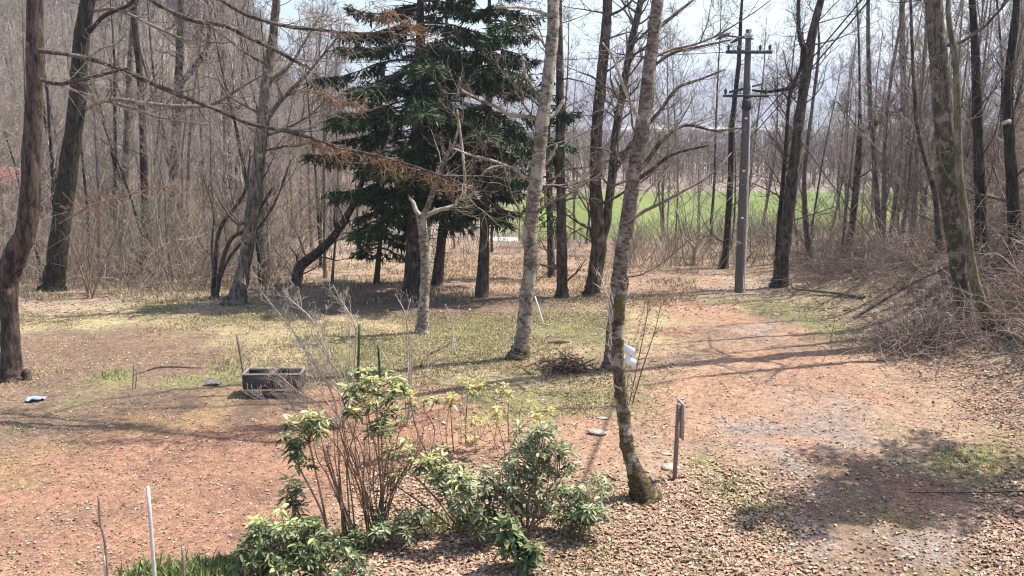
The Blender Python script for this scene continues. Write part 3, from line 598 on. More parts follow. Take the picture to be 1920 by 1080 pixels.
# ------------------------------------------------------------------ spruces
def spruce(label, path, top, Lmax, y_low, seed, mat='brown', dens=1.0, dead=20, gaps=0.12, mask=None, name='spruce_tree'):
    rng = random.Random(seed); p0 = gp(path[0][0], path[0][1]); P = [p0+Vector((0, 0, -.2))]; R = [pr(p0, path[0][2])*1.3]
    for px, py, r in path[1:]:
        q = at(px, py, p0.y); P.append(q); R.append(pr(q, r))
    while P[-1].z-p0.z < top:
        P.append(P[-1]+Vector((rng.gauss(0, .02), 0, 1.2))); R.append(max(.02, R[0]*(1-(P[-1].z-p0.z)/top)))
    PP = catmull(P, 4); RR = np.interp(np.arange(len(PP))/4, np.arange(len(R)), R)
    root = empty(name, p0, label=label, cat='spruce' if name == 'spruce_tree' else 'tree')
    T = Tubes(); T.add(PP, RR, 10); me = T.mesh('trunk', .08, seed); origin_to(me, p0); link('trunk', me, mat, root)
    B = Tubes(); NP = []; ND = []; NW = []; NL = []; NWi = []
    zl = P[1].z if y_low is None else at(path[0][0], y_low, p0.y).z; z = zl; topz = p0.z+top
    while z < topz-.2:
        f = (z-zl)/(topz-zl); nbr = 5; a0 = rng.uniform(0, 6.28)
        L0 = Lmax*min(1, .62+f*1.6)*(1-max(0, f-.4)/0.62)
        i = int(np.argmin(np.abs(PP[:, 2]-z))); c = PP[i]
        for k in range(nbr):
            if rng.random() < gaps: continue
            a = a0+k*6.283/nbr+rng.gauss(0, .25); L = L0*rng.uniform(.45, 1.2)
            q = (c[0], c[1], z+rng.uniform(-.15, .15)); d = [math.cos(a), math.sin(a), -.12+.5*f]; pts = [q]; n = 8
            for s in range(n-1):
                d = list(unit((d[0], d[1], d[2]+(-.10 if s < 4 else .12)+rng.gauss(0, .05)))); pts.append(tuple(pts[-1][j]+d[j]*L/(n-1) for j in range(3)))
            B.add(pts, [.035-.03*s/(n-1) for s in range(n)], 4)
            m_ = int(L*16*dens)
            for s in range(m_):
                t_ = rng.uniform(.22, 1)**.8*(n-1)*.999; ii = int(t_); ff = t_-ii
                o = tuple(pts[ii][j]+(pts[ii+1][j]-pts[ii][j])*ff for j in range(3)); dd = unit(tuple(pts[ii+1][j]-pts[ii][j] for j in range(3)))
                sgn = 1 if rng.random() < .5 else -1; sd = unit((-dd[1]*sgn, dd[0]*sgn, 0)); mixf = rng.uniform(.5, 1.0)
                td = unit(tuple(dd[j]*(1.1-mixf)+sd[j]*mixf-(0.25 if j == 2 else 0) for j in range(3))); tl = rng.uniform(.2, .6)*(1.15-t_/n)*L*.42+.12
                nn = int(5+tl*13)
                for w in range(nn):
                    u = (w+rng.random())/nn; base = tuple(o[j]+td[j]*tl*u-(tl*u*u*.3 if j == 2 else 0) for j in range(3))
                    NP.append(base); ND.append(unit(tuple(td[j]*.8+rng.gauss(0, .5)-(0.25 if j == 2 else 0) for j in range(3))))
                    NW.append(unit((rng.gauss(0, 1), rng.gauss(0, 1), rng.gauss(0, .5)))); NL.append(rng.uniform(.12, .26)); NWi.append(rng.uniform(.03, .07))
        z += rng.uniform(.26, .42)
    for _ in range(dead):
        i = rng.randrange(len(PP)//8, len(PP)*2//3); grow(B, tuple(PP[i]), unit((rng.gauss(0, 1), rng.gauss(0, 1), rng.uniform(-.2, .3))), rng.uniform(.6, 1.8), .015, (3, 2), rng, .006, .1, 0)
    me = B.mesh('branches', 0, seed); origin_to(me, p0); link('branches', me, 'twigdark', root)
    me = tri_blades('foliage', NP, ND, NW, NL, NWi); origin_to(me, p0); link('foliage', me, 'needle', root)
spruce('largest dark green spruce with the thickest trunk in the dark shade patch', [(775,556,17),(777,450,15),(783,300,13),(788,120,10)], 11, 2.9, 372, 1, dens=1.9, dead=70, gaps=.22)
spruce('spruce with a bare thin lower trunk, just right of the thick-trunked spruce', [(903,557,11),(908,450,9),(912,330,8),(916,200,7)], 10, 2.1, 380, 2, dens=1.7, dead=45, gaps=.22)
spruce('slanting spruce behind the thick-trunked spruce, pale low spray on it', [(818,533,10),(826,470,9),(833,400,8),(840,300,7)], 9.5, 2.1, 410, 3, dens=1.7, gaps=.25)
spruce('slender young spruce with foliage down to knee height left of the thick trunk', [(704,532,5),(711,470,4.5),(716,400,4),(718,300,3)], 6.5, 1.35, 470, 4, dens=1.1, gaps=.2)
spruce('spruce seen half behind the pale lichen-speckled trunk', [(1035,520,7),(1032,450,6),(1030,350,6)], 7.5, .95, 420, 5, dens=.8, gaps=.4)
# an evergreen just outside the frame on the right, whose shade falls on the road
def shade_tree(x, y, seed, top, Lm, zl):
    p = Vector((x, y, G(x, y))); rngs = random.Random(seed)
    root = empty('spruce_tree', p, label='dark evergreen beyond the right edge that shades the road', cat='spruce')
    T = Tubes(); pts = [(0, 0, -.2+k*top/8) for k in range(9)]; T.add(pts, [.16*(1-k/9.5) for k in range(9)], 8); link('trunk', T.mesh('trunk', .05, seed), 'brown', root)
    NP = []; ND = []; NW = []; NL = []; NWi = []; B = Tubes(); z = zl
    while z < top:
        for k in range(4):
            a = rngs.uniform(0, 6.28); L = Lm*(1.05-(z-zl)/(top-zl))*rngs.uniform(.6, 1.1); B.add([(0, 0, z), (math.cos(a)*L*.5, math.sin(a)*L*.5, z-.1), (math.cos(a)*L, math.sin(a)*L, z-.1)], [.03, .02, .01], 4)
            for s in range(int(L*130)):
                u = rngs.uniform(.2, 1); w = rngs.gauss(0, .22)*(1.2-u)*L
                NP.append((math.cos(a)*L*u-math.sin(a)*w, math.sin(a)*L*u+math.cos(a)*w, z-.1+rngs.gauss(0, .06))); ND.append(unit((rngs.gauss(0, 1), rngs.gauss(0, 1), rngs.gauss(-.3, .3))))
                NW.append(unit((rngs.gauss(0, 1), rngs.gauss(0, 1), .1))); NL.append(rngs.uniform(.1, .2)); NWi.append(.045)
        z += .42
    link('branches', B.mesh('branches'), 'twigdark', root); link('foliage', tri_blades('foliage', NP, ND, NW, NL, NWi), 'needle', root)
shade_tree(9.2, 11.6, 91, 10.0, 2.1, 4.3)

# ------------------------------------------------------------------ background trees: prototypes, then copies
def proto(seed, H, r, nb, kids, Lb, rmin, lean=0.03, multi=1):
    rng = random.Random(seed); T = Tubes(); K = Tubes()
    for mu in range(multi):
        d = unit((rng.gauss(0, lean+.12*(multi > 1)), rng.gauss(0, lean+.12*(multi > 1)), 1)); pts = [(0, 0, -.3)]; n = 11; q = pts[0]
        for i in range(n-1):
            d = unit((d[0]+rng.gauss(0, .045), d[1]+rng.gauss(0, .045), d[2]+.12)); q = tuple(q[j]+d[j]*H/(n-1) for j in range(3)); pts.append(q)
        rad = [r*(1-.86*(i/(n-1))**1.1) for i in range(n)]; rad[0] = r*1.35; T.add(pts, rad, 7)
        for k in range(nb//multi):
            tt = .18+.8*(k+rng.random())/(nb//multi); i = min(int(tt*(n-1)), n-2); f = tt*(n-1)-i
            q2 = tuple(pts[i][j]+(pts[i+1][j]-pts[i][j])*f for j in range(3))
            grow(K, q2, side_dir(unit(tuple(pts[i+1][j]-pts[i][j] for j in range(3))), rng.uniform(.4, 1.0), rng), Lb*(1.1-.6*tt)*rng.uniform(.6, 1.2), max(rmin, rad[i]*.4), kids, rng, rmin, .2, .1, (.5, 1.25))
    return T.mesh('trunk', .06, seed), K.mesh('crown', 0, seed)
protos = []
for k in range(10):
    H = [12, 13, 11, 14, 12, 10, 13, 12, 11, 14][k]; rr_ = [.115, .085, .07, .125, .06, .05, .09, .075, .08, .11][k]
    tm, cm = proto(200+k, H, rr_, 28, (6, 4), 2.7, .009, multi=2 if k in (4, 7) else 1)
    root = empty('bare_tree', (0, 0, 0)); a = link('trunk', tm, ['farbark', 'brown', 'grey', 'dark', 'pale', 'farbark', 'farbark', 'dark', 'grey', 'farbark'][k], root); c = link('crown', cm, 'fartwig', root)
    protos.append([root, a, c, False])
def put_tree(k, x, y, s, rz, label, group, name='bare_tree'):
    r0, a0, c0, used = protos[k]
    if not used: r = r0; protos[k][3] = True
    else:
        r = r0.copy(); C.objects.link(r)
        for ch in (a0, c0):
            c = ch.copy(); C.objects.link(c); c.parent = r
    r.name = name; r.location = (x, y, G(x, y)); r.rotation_euler = (random.gauss(0, .03), random.gauss(0, .03), rz); r.scale = (s, s, s*random.uniform(.9, 1.15))
    tag(r, label, 'tree', group)
random.seed(77)
placed = []
def scatter(n, pxr, Yr, label, group, sr=(.8, 1.2), pw=1.0, mind=1.3):
    c = 0; tries = 0
    while c < n and tries < n*30:
        tries += 1
        Y = Yr[0]+(Yr[1]-Yr[0])*random.random()**pw; px = random.uniform(*pxr); x = (px-CX)/F*Y*ca*1.03
        if any((x-a)**2+(Y-b_)**2 < (mind*Y/30)**2 for a, b_ in placed): continue
        placed.append((x, Y)); put_tree(random.randrange(10), x, Y, random.uniform(*sr), random.uniform(0, 6.28), label, group); c += 1
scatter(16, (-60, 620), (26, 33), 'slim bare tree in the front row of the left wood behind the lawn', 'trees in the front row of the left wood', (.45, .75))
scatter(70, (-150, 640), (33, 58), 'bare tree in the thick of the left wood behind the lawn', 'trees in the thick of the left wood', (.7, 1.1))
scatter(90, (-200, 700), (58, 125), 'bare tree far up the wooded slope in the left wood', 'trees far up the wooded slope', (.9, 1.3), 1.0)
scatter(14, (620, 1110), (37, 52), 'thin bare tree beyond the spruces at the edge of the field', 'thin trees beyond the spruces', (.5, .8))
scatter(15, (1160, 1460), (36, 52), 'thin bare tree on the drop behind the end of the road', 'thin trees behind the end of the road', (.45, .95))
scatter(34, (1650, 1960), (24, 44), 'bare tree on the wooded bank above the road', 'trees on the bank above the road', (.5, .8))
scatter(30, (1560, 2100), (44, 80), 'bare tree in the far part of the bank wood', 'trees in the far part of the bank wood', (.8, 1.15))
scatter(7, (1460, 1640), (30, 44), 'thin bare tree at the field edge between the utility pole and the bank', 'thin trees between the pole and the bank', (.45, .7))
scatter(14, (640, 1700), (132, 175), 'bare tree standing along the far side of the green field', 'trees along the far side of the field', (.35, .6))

# ------------------------------------------------------------------ stuff helpers (uncountable ground cover)
rs = np.random.RandomState(4)
def region(n, pxr, pyr=None, Yr=None):
    """random ground points in a wedge of the site"""
    Y = rs.uniform(Yr[0], Yr[1], n)**1.0; px = rs.uniform(pxr[0], pxr[1], n); return (px-CX)/F*Y, Y
def stems(name, x, y, H, r, mat, seed, lean=.25, arch=0.0, n=5, sides=3, wig=.1, forks=0, **kw):
    r_s = np.random.RandomState(seed); k = len(x); z = g(x, y)-.03; P = np.zeros((k, n, 3)); P[:, 0] = np.stack([x, y, z], 1)
    d = np.stack([r_s.randn(k)*lean, r_s.randn(k)*lean, np.ones(k)], 1); d /= np.linalg.norm(d, axis=1, keepdims=True); az = r_s.rand(k)*6.28
    for i in range(1, n):
        d = d+r_s.randn(k, 3)*wig+np.stack([np.cos(az)*arch, np.sin(az)*arch, -arch*1.2*np.ones(k)*i/n], 1); d /= np.linalg.norm(d, axis=1, keepdims=True); P[:, i] = P[:, i-1]+d*(H/(n-1))[:, None]
    T = Tubes(); 
    for a in range(k): T.add(P[a], r[a]*np.linspace(1, .4, n), sides)
    for f_ in range(forks):
        i0 = r_s.randint(1, n-1, k); o = P[np.arange(k), i0]; d = P[np.arange(k), i0]-P[np.arange(k), i0-1]; d /= np.linalg.norm(d, axis=1, keepdims=True)
        d = d*.7+r_s.randn(k, 3)*.5; d /= np.linalg.norm(d, axis=1, keepdims=True); Q = np.zeros((k, 4, 3)); Q[:, 0] = o; Lf = H*r_s.uniform(.15, .45, k)
        for i in range(1, 4):
            d = d+r_s.randn(k, 3)*.15+np.array([0, 0, .06]); d /= np.linalg.norm(d, axis=1, keepdims=True); Q[:, i] = Q[:, i-1]+d*(Lf/3)[:, None]
        for a in range(k): T.add(Q[a], r[a]*np.array([.6, .5, .45, .35]), 3)
    link(name, T.mesh(name, 0, seed), mat, kind='stuff', **kw)
    return P
# left thicket
x, y = region(4600, (-120, 560), Yr=(25.5, 46)); ok = y > 25.0+.0*x; H = rs.uniform(.7, 2.5, len(x))**1.5
P = stems('undergrowth', x, y, H, rs.uniform(.005, .013, len(x)), 'thicket', 5, .42, .10, 6, wig=.2, forks=2, label='tangle of thin pale brown stems filling the left wood', cat='undergrowth')
x, y = region(3800, (-200, 700), Yr=(46, 110)); H = rs.uniform(2, 7, len(x))
stems('undergrowth', x, y, H, rs.uniform(.014, .035, len(x)), 'thicket', 6, .24, .03, 5, wig=.2, forks=3, label='dense grey brown saplings deep in the left wood', cat='undergrowth')
x, y = region(900, (560, 1120), Yr=(36, 46)); H = rs.uniform(.3, 1.6, len(x))
stems('undergrowth', x, y, H, rs.uniform(.006, .012, len(x)), 'thicket', 7, .3, .1, 5, label='low dry stems along the field edge behind the spruces', cat='undergrowth')
x, y = region(2600, (1150, 1640), Yr=(31, 46)); H = rs.uniform(.4, 2.3, len(x))
stems('undergrowth', x, y, H, rs.uniform(.005, .012, len(x)), 'thicket', 8, .4, .14, 5, wig=.18, forks=1, label='dry brush on the drop behind the road end and the utility pole', cat='undergrowth')
# bank brambles
x, y = region(13000, (1500, 2050), Yr=(13, 34)); k = (x > 8.3+.6*vnoise(y*.6, y*0, 3)) & (rs.rand(len(x)) < ss(8.0, 10, x)); x, y = x[k], y[k]; H = rs.uniform(.3, 1.9, len(x))
stems('brambles', x, y, H, rs.uniform(.004, .010, len(x)), 'bramble', 9, .9, .26, 7, wig=.22, forks=1, label='brown bramble tangle covering the right bank', cat='brambles')
# fallen twig litter on the bank and left wood floor
def twigs(name, x, y, L, r, mat, seed, **kw):
    r_s = np.random.RandomState(seed); k = len(x); a = r_s.rand(k)*6.28; P = np.zeros((k, 4, 3)); 
    for i in range(4):
        xx = x+np.cos(a)*L*(i/3-.5)+r_s.randn(k)*L*.05; yy = y+np.sin(a)*L*(i/3-.5)+r_s.randn(k)*L*.05
        P[:, i] = np.stack([xx, yy, g(xx, yy)+r_s.uniform(.0, .06, k)], 1)
    T = Tubes()
    for q in range(k): T.add(P[q], r[q]*np.array([1, .9, .7, .4]), 3)
    link(name, T.mesh(name), mat, kind='stuff', **kw)
x1, y1 = region(1600, (1500, 2000), Yr=(9, 30)); k = x1 > 6.9; x2, y2 = region(1500, (-50, 640), Yr=(23.5, 34)); x3, y3 = region(450, (0, 1900), Yr=(9, 26))
x = np.concatenate([x1[k], x2, x3]); y = np.concatenate([y1[k], y2, y3])
twigs('fallen_twigs', x, y, rs.uniform(.1, .9, len(x))*np.where(np.arange(len(x)) > len(x)-451, .3, 1), rs.uniform(.003, .009, len(x)), 'bramble', 10, label='broken twigs lying on the bank and wood floor', cat='twigs')

# fallen leaves
def leaf_density(x, y):
    px = CX+F*x/(y*ca+(CAMZ-g(x, y))*sa); 
    d = np.zeros(len(x))+.05+.06*(y < 15)
    nearlit = ss(560, 760, px+60*(vnoise(x, y, 8)-.5))*(1-ss(9.9, 11.2, y+1.5*(vnoise(x*1.2, y*1.2, 9)-.5)))*(1-.9*ss(1420, 1560, px)*(1-ss(1800, 1880, px)))
    d = np.maximum(d, nearlit)
    d = np.maximum(d, .8*ss(6.5, 7.6, x+.6*(vnoise(x, y, 4)-.5)))
    d = np.maximum(d, .22*ss(900, 980, px)*(1-ss(1260, 1330, px))*ss(12, 14, y)*(1-ss(24, 27, y)))
    d = np.maximum(d, .45*ss(19.5, 22, y)*(1-ss(38, 42, y))); d = np.maximum(d, .32*ss(15.0, 16.2, y)*(1-ss(17, 19, y))*(1-ss(900, 1100, px))*(vnoise(x*.8, y*.8, 6)))
    d = d*(1-.75*ss(500, 560, px)*(1-ss(1000, 1060, px))*ss(19, 20, y)*(1-ss(24, 26, y)))
    return d*(.35+.9*vnoise(x*2.2, y*2.2, 7))
n = 430000; Y = 8.0+(42-8.0)*rs.rand(n)**1.45; px = rs.uniform(-40, 1960, n); x = (px-CX)/F*(Y*1.05); k = rs.rand(n) < leaf_density(x, Y)*np.clip(14/Y, .35, 1); x, y = x[k], Y[k]
n = len(x); a = rs.rand(n)*6.28; D = np.stack([np.cos(a), np.sin(a), rs.randn(n)*.13], 1); Wd = np.stack([-np.sin(a), np.cos(a), rs.randn(n)*.2], 1)
z = g(x, y)+rs.uniform(.003, .016, n)
pxl = CX+F*x/(y*1.05); L = (.02+.05*rs.rand(n)**1.6)*np.where(y > 20, 1.25, 1)*(1-.3*(1-ss(560, 700, pxl))*(1-ss(17, 19, y)))
link('fallen_leaves', leaves_mesh('fallen_leaves', np.stack([x, y, z], 1), D, Wd, L, L*rs.uniform(.5, .8, n), .05, .3, .55), 'litter', kind='stuff', label='pale brown fallen leaves strewn over the ground', cat='leaves')
def gravel(name, n, seed, **kw):
    r_s = np.random.RandomState(seed); Y = 8.2+18*r_s.rand(n)**1.5; px = r_s.uniform(-20, 1960, n); x = (px-CX)/F*Y*1.05; k = (x < 7.3) & (r_s.rand(n) < ss(.35, .7, vnoise(x*1.1, Y*1.1, 51))*.8+.15); x, Y = x[k], Y[k]; n = len(x)
    o = np.array([(1, 0, 0), (0, 1, 0), (-1, 0, 0), (0, -1, 0), (0, 0, 1), (0, 0, -.6)], float)[None]*(1+r_s.uniform(-.35, .35, (n, 6, 1)))*r_s.uniform(.005, .016, n)[:, None, None]*np.array([1, 1, .7])
    a = r_s.rand(n)*6.28; c, s_ = np.cos(a)[:, None], np.sin(a)[:, None]; V = np.stack([o[..., 0]*c-o[..., 1]*s_, o[..., 0]*s_+o[..., 1]*c, o[..., 2]], -1)+np.stack([x, Y, g(x, Y)+.004], 1)[:, None, :]
    f = np.array([(0, 1, 4), (1, 2, 4), (2, 3, 4), (3, 0, 4), (1, 0, 5), (2, 1, 5), (3, 2, 5), (0, 3, 5)]); t3 = (np.arange(n)[:, None, None]*6+f[None]).reshape(-1, 3)
    link(name, mesh_np(name, V.reshape(-1, 3), None, t3, smooth=False), 'gravel', kind='stuff', **kw)
M['gravel'] = island('gravel_bits', [(0, (0.11, 0.075, 0.055)), (0.4, (0.23, 0.15, 0.11)), (0.85, (0.34, 0.24, 0.18)), (1, (0.48, 0.38, 0.31))], 0.9)
gravel('gravel', 36000, 3, label='small stones and crumbs of earth scattered over the road and dirt', cat='gravel')
# lawn grass
def blades(name, x, y, L, wd, mat, lean=.6, **kw):
    n = len(x); a = rs.rand(n)*6.28; D = np.stack([rs.randn(n)*lean, rs.randn(n)*lean, np.ones(n)], 1); D /= np.linalg.norm(D, axis=1, keepdims=True)
    link(name, tri_blades(name, np.stack([x, y, g(x, y)-.005], 1), D, np.stack([np.cos(a), np.sin(a), 0*a], 1), L, wd), mat, kind='stuff', **kw)
n = 190000; Y = 12.6+(21.2-12.6)*rs.rand(n); px = rs.uniform(-20, 1260, n); x = (px-CX)/F*(Y*1.05)
PXc = px; dn = ss(.32, .6, vnoise(x*.55, Y*.55, 15)*.6+vnoise(x*1.9, Y*1.9, 16)*.4)
bare = (1-.93*ss(15.1, 15.6, Y+.5*(vnoise(x*1.5, Y, 18)-.5))*(1-ss(17.8, 18.6, Y+.8*(vnoise(x*.8, Y, 19)-.5)))*(1-ss(380, 520, px)))*(1-(1-ss(14.0, 14.5, Y+.6*(vnoise(x, Y, 17)-.5)))*(.97-.6*ss(800, 950, px)))
bare *= 1-ss(1060, 1250, px)*.8
k = rs.rand(n) < dn*bare; x, y = x[k], Y[k]
blades('lawn_grass', x, y, rs.uniform(.025, .07, len(x)), rs.uniform(.008, .016, len(x)), 'straw', 1.0, label='short yellow green winter grass across the lawn', cat='grass')
n = 60000; Y = 22.5+13*rs.rand(n); px = rs.uniform(-40, 1300, n); x = (px-CX)/F*(Y*1.04); k = rs.rand(n) < ss(.35, .6, vnoise(x*.8, Y*.8, 25)); x, y = x[k], Y[k]
blades('wood_floor_grass', x, y, rs.uniform(.05, .16, len(x)), rs.uniform(.014, .026, len(x)), 'straw', .8, label='dry straw coloured grass on the floor of the wood edge', cat='grass')
# green patches
gx, gy = [], []
for (px, py, s, nn) in [(430,690,.28,260),(210,705,.2,200),(540,640,.3,150),(1365,915,.12,90),(1410,965,.22,260),(1120,1035,.25,300),(1000,1055,.2,150),(1330,1055,.15,120),(1590,630,.5,260),(1830,870,.3,300),(40,805,.1,60),(1140,930,.15,150),(1440,1000,.15,80),(1880,640,.4,200),(1560,555,.4,120),(690,655,.25,160),(850,640,.5,200),(940,600,.8,300)]:
    p = gp(px, py); gx += list(p.x+rs.randn(nn)*s); gy += list(p.y+rs.randn(nn)*s*1.3)
gx, gy = np.array(gx), np.array(gy)
blades('grass_tufts', gx, gy, rs.uniform(.04, .10, len(gx)), rs.uniform(.01, .018, len(gx)), 'grass', .6, label='fresh green grass tufts dotted over the ground', cat='grass')
# green strip along the near edge
gx, gy = [], []
for t_ in np.linspace(0, 1, 60):
    px = 250+t_*240; py = 1085-t_*25; p = gp(px, py); nn = 26; gx += list(p.x+rs.randn(nn)*.08); gy += list(p.y+rs.randn(nn)*.12)
for t_ in np.linspace(0, 1, 50):
    px = 640+t_*260; py = 1010-t_*35; p = gp(px, py); nn = 16; gx += list(p.x+rs.randn(nn)*.10); gy += list(p.y+rs.randn(nn)*.12)
gx, gy = np.array(gx), np.array(gy)
blades('border_grass', gx, gy, rs.uniform(.05, .17, len(gx)), rs.uniform(.012, .022, len(gx)), 'grass', .5, label='strip of long green blades edging the flower bed', cat='grass')

# far woods on the plain
def farwood(name, n, Yr, pxr, H, seed, lab):
    r_s = np.random.RandomState(seed); Y = r_s.uniform(*Yr, n); px = r_s.uniform(*pxr, n); x = (px-CX)/F*Y; z = g(x, Y); Ts = []
    per = 16; P = np.repeat(np.stack([x, Y, z], 1), per, 0); k = len(P); hh = np.repeat(r_s.uniform(.7, 1.15, n)*H, per)
    first = (np.arange(k) % per) == 0; t_ = np.where(first, 0, r_s.uniform(.25, .8, k)); P[:, 2] += t_*hh
    D = np.stack([r_s.randn(k)*.5, r_s.randn(k)*.5, np.ones(k)], 1); D[first] = (0, 0, 1); D /= np.linalg.norm(D, axis=1, keepdims=True)
    L = np.where(first, hh, hh*r_s.uniform(.25, .5, k)); a = r_s.rand(k)*6.28; sc = Yr[0]/150
    Wi = np.where(first, .35, .20)*r_s.uniform(.6, 1.2, k)*max(1, sc*.8)
    link(name, tri_blades(name, P, D, np.stack([np.cos(a), np.sin(a), 0*a], 1), L, Wi), 'farwood', kind='stuff', label=lab, cat='woods')
farwood('far_woods', 1100, (140, 200), (500, 2100), 6.5, 1, 'purplish bare woods along the far side of the green field')
farwood('far_woods', 1000, (230, 380), (300, 2100), 5.5, 2, 'bare woods on the plain beyond the field')
farwood('far_woods', 1500, (430, 740), (-200, 2100), 5.0, 3, 'hazy belts of bare woods far out on the plain')
farwood('far_woods', 1500, (130, 230), (-250, 640), 11, 4, 'bare woods crowning the slope on the left')

# ------------------------------------------------------------------ houses and sheds beyond
def house(label, x, y, w, d, h, rh, wall, roof, rz=0, name='house', windows=0):
    z = G(x, y); root = empty(name, (x, y, z), rz, label=label, cat=name.replace('_', ' '))
    link('wall', Boxes().box((0, 0, h/2-.5), (w, d, h+1)).mesh('wall'), wall, root)
    o = .3; V = [(-w/2-o, -d/2-o, h), (w/2+o, -d/2-o, h), (w/2+o, d/2+o, h), (-w/2-o, d/2+o, h), (-w/2-o, 0, h+rh), (w/2+o, 0, h+rh)]
    me = mesh_np('roof', V, [(0, 1, 5, 4), (2, 3, 4, 5), (3, 2, 1, 0)], [(0, 4, 3), (1, 2, 5)], smooth=False); link('roof', me, roof, root)
    for k in range(windows):
        link('window', Boxes().box((-w/2+(k+.5)*w/windows, -d/2-.03, h*.55), (w/windows*.45, .06, h*.4), bev=.01).mesh('window'), 'darkmetal', root)
def hx(px, Y): return (px-CX)/F*Y
house('red roofed house glimpsed through the wood left of the spruces', gp(600, 385).x, gp(600, 385).y, 7, 5, 1.6, 2.0, 'whitewall', 'redroof', .1, windows=3)
house('red roofed house glimpsed through the wood at the far left', gp(5, 410).x, gp(5, 410).y, 4, 4, 1.6, 1.4, 'palewood', 'redroof', .2, windows=3)
house('small white shed glimpsed behind the thick spruce trunk', hx(690, 62), 62, 2.6, 2, 1.6, .6, 'white', 'blueroof', .1, 'shed', 1)
house('small white shed glimpsed right of the thin-trunked spruce', hx(935, 66), 66, 2.2, 2, 1.6, .6, 'white', 'whitewall', -.1, 'shed', 1)
house('house with a red roof on the far side of the green field', hx(1285, 185), 185, 8, 5, 1.4, 1.6, 'whitewall', 'redroof', .2, windows=3)
house('house with a blue roof on the far side of the green field', hx(1335, 235), 235, 9, 7, 2.5, 2, 'whitewall', 'blueroof', -.2, windows=3)
for k, (px, Y, w) in enumerate([(1130, 800, 24), (1165, 780, 30), (1215, 770, 34), (1262, 790, 28), (1312, 780, 26), (1345, 810, 20)]):
    o = None; house('long white building on the plain far beyond the field', hx(px, Y), Y, w, 9, 4.6, 1.6, 'whitewall', 'whitewall', .05*k, 'white_building')
    bpy.data.objects[[ob.name for ob in C.objects if ob.name.startswith('white_building')][-1]]['group'] = 'white buildings on the far plain'
for px, Y in ((1590, 150), (1615, 152), (1672, 150)):
    x_ = hx(px, Y); z_ = G(x_, Y)
    root = empty('parked_car', (x_, Y, z_), .1, label='white car parked beyond the green field behind the bank trees', cat='car', group='white cars beyond the field')
    link('body', Boxes().box((0, 0, .75), (4, 1.7, .8), bev=.15).box((-.2, 0, 1.4), (2.3, 1.5, .7), bev=.25).mesh('body'), 'white', root)
    for sx in (-1.25, 1.25): link('wheel', Boxes().box((sx, 0, .32), (.6, 1.74, .6), bev=.15).mesh('wheel'), 'darkmetal', root)
# pale rail fence on the slope beyond the spruces
def rail(label, a, b_, Y, hgt):
    x0, x1 = hx(a, Y), hx(b_, Y); xm = (x0+x1)/2; root = empty('rail_fence', (xm, Y, G(xm, Y)), label=label, cat='fence')
    T = Tubes(); n = 12; pts = [(x0+(x1-x0)*i/(n-1)-xm, 0, G(x0+(x1-x0)*i/(n-1), Y)+hgt-G(xm, Y)) for i in range(n)]; T.add(pts, [.05]*n, 6); link('rail', T.mesh('rail'), 'white', root)
    for i in range(0, n, 2):
        p = pts[i]; T = Tubes(); T.add([(p[0], 0, p[2]-hgt-.1), (p[0], 0, p[2])], [.035, .035], 6); link('post', T.mesh('post'), 'white', root)
rail('white rail on the near side of the field behind the pale speckled trunk', 900, 1110, 56, .7)
rail('white rail farther down the field side between the dark trunks', 930, 1100, 74, .9)

# ------------------------------------------------------------------ utility pole
pb = gp(1385, 549); pt = at(1404, 55, pb.y); up_root = empty('utility_pole', pb, label='grey concrete utility pole with crossarms at the roadside', cat='utility pole')
H = pt.z-pb.z; tx = (pt.x-pb.x)
def pole_x(py): return at(1404, py, pb.y).z-pb.z
T = Tubes(); T.add([(tx*f, 0, -.3 if f == 0 else H*f) for f in np.linspace(0, 1, 12)], np.linspace(.125, .082, 12), 14); link('shaft', T.mesh('shaft'), 'concrete', up_root)
def arm(py, x0, x1, r=.045, dy=-.12, tilt=0.0):
    z = pole_x(py); c = tx*z/H; ar = link('crossarm', Boxes().box(((x0+x1)/2+c, dy, z), (x1-x0, r*2, r*2), ry=tilt, bev=.008).mesh('crossarm'), 'metal', up_root); return z, c, ar
def insul(parent, x, z, dy=-.12):
    T = Tubes(); T.add([(x, dy, z+.04), (x, dy, z+.08), (x, dy, z+.10), (x, dy, z+.14), (x, dy, z+.16), (x, dy, z+.20)], [.015, .045, .03, .05, .03, .02], 8); link('insulator', T.mesh('insulator'), 'darkmetal', parent)
z, c, ar = arm(98, -.62, .62); [insul(ar, c+v, z) for v in (-.56, -.3, .3, .56)]
z, c, ar = arm(180, -.66, .58, .035); [insul(ar, c+v, z) for v in (-.6, .5)]
z, c, ar = arm(70, -.75, .1, .022, tilt=.12)
for dx, dz, s in ((-.72, .02, 1.1), (-.34, -.07, 1.0)):      # the two dark cut-out switches
    T = Tubes(); T.add([(c+dx-.18*s, -.2, z+dz-.09), (c+dx-.05, -.2, z+dz-.02), (c+dx+.08, -.2, z+dz+.03), (c+dx+.17*s, -.2, z+dz+.09)], [.02, .045, .05, .02], 8); link('switch', T.mesh('switch'), 'darkmetal', up_root)
z, c, ar = arm(165, -.45, .45, .03, .15, -.25)
zb = pole_x(197); cb = tx*zb/H
T = Tubes(); T.add([(cb-.02, -.16, zb-.16), (cb-.02, -.16, zb-.12), (cb-.02, -.16, zb+.12), (cb-.02, -.16, zb+.16)], [.05, .13, .13, .06], 10); link('junction_box', T.mesh('junction_box'), 'darkmetal', up_root)
zb = pole_x(68); cb = tx*zb/H
link('insulator_cap', Boxes().box((cb, 0, zb+.03), (.2, .16, .12), bev=.03).mesh('insulator_cap'), 'porcelain', up_root)
for py in (222, 320, 408):
    zb = pole_x(py); cb = tx*zb/H; link('tag_plate', Boxes().box((cb-.02, -.135, zb), (.07, .02, .05), bev=.004).mesh('tag_plate'), 'porcelain', up_root)
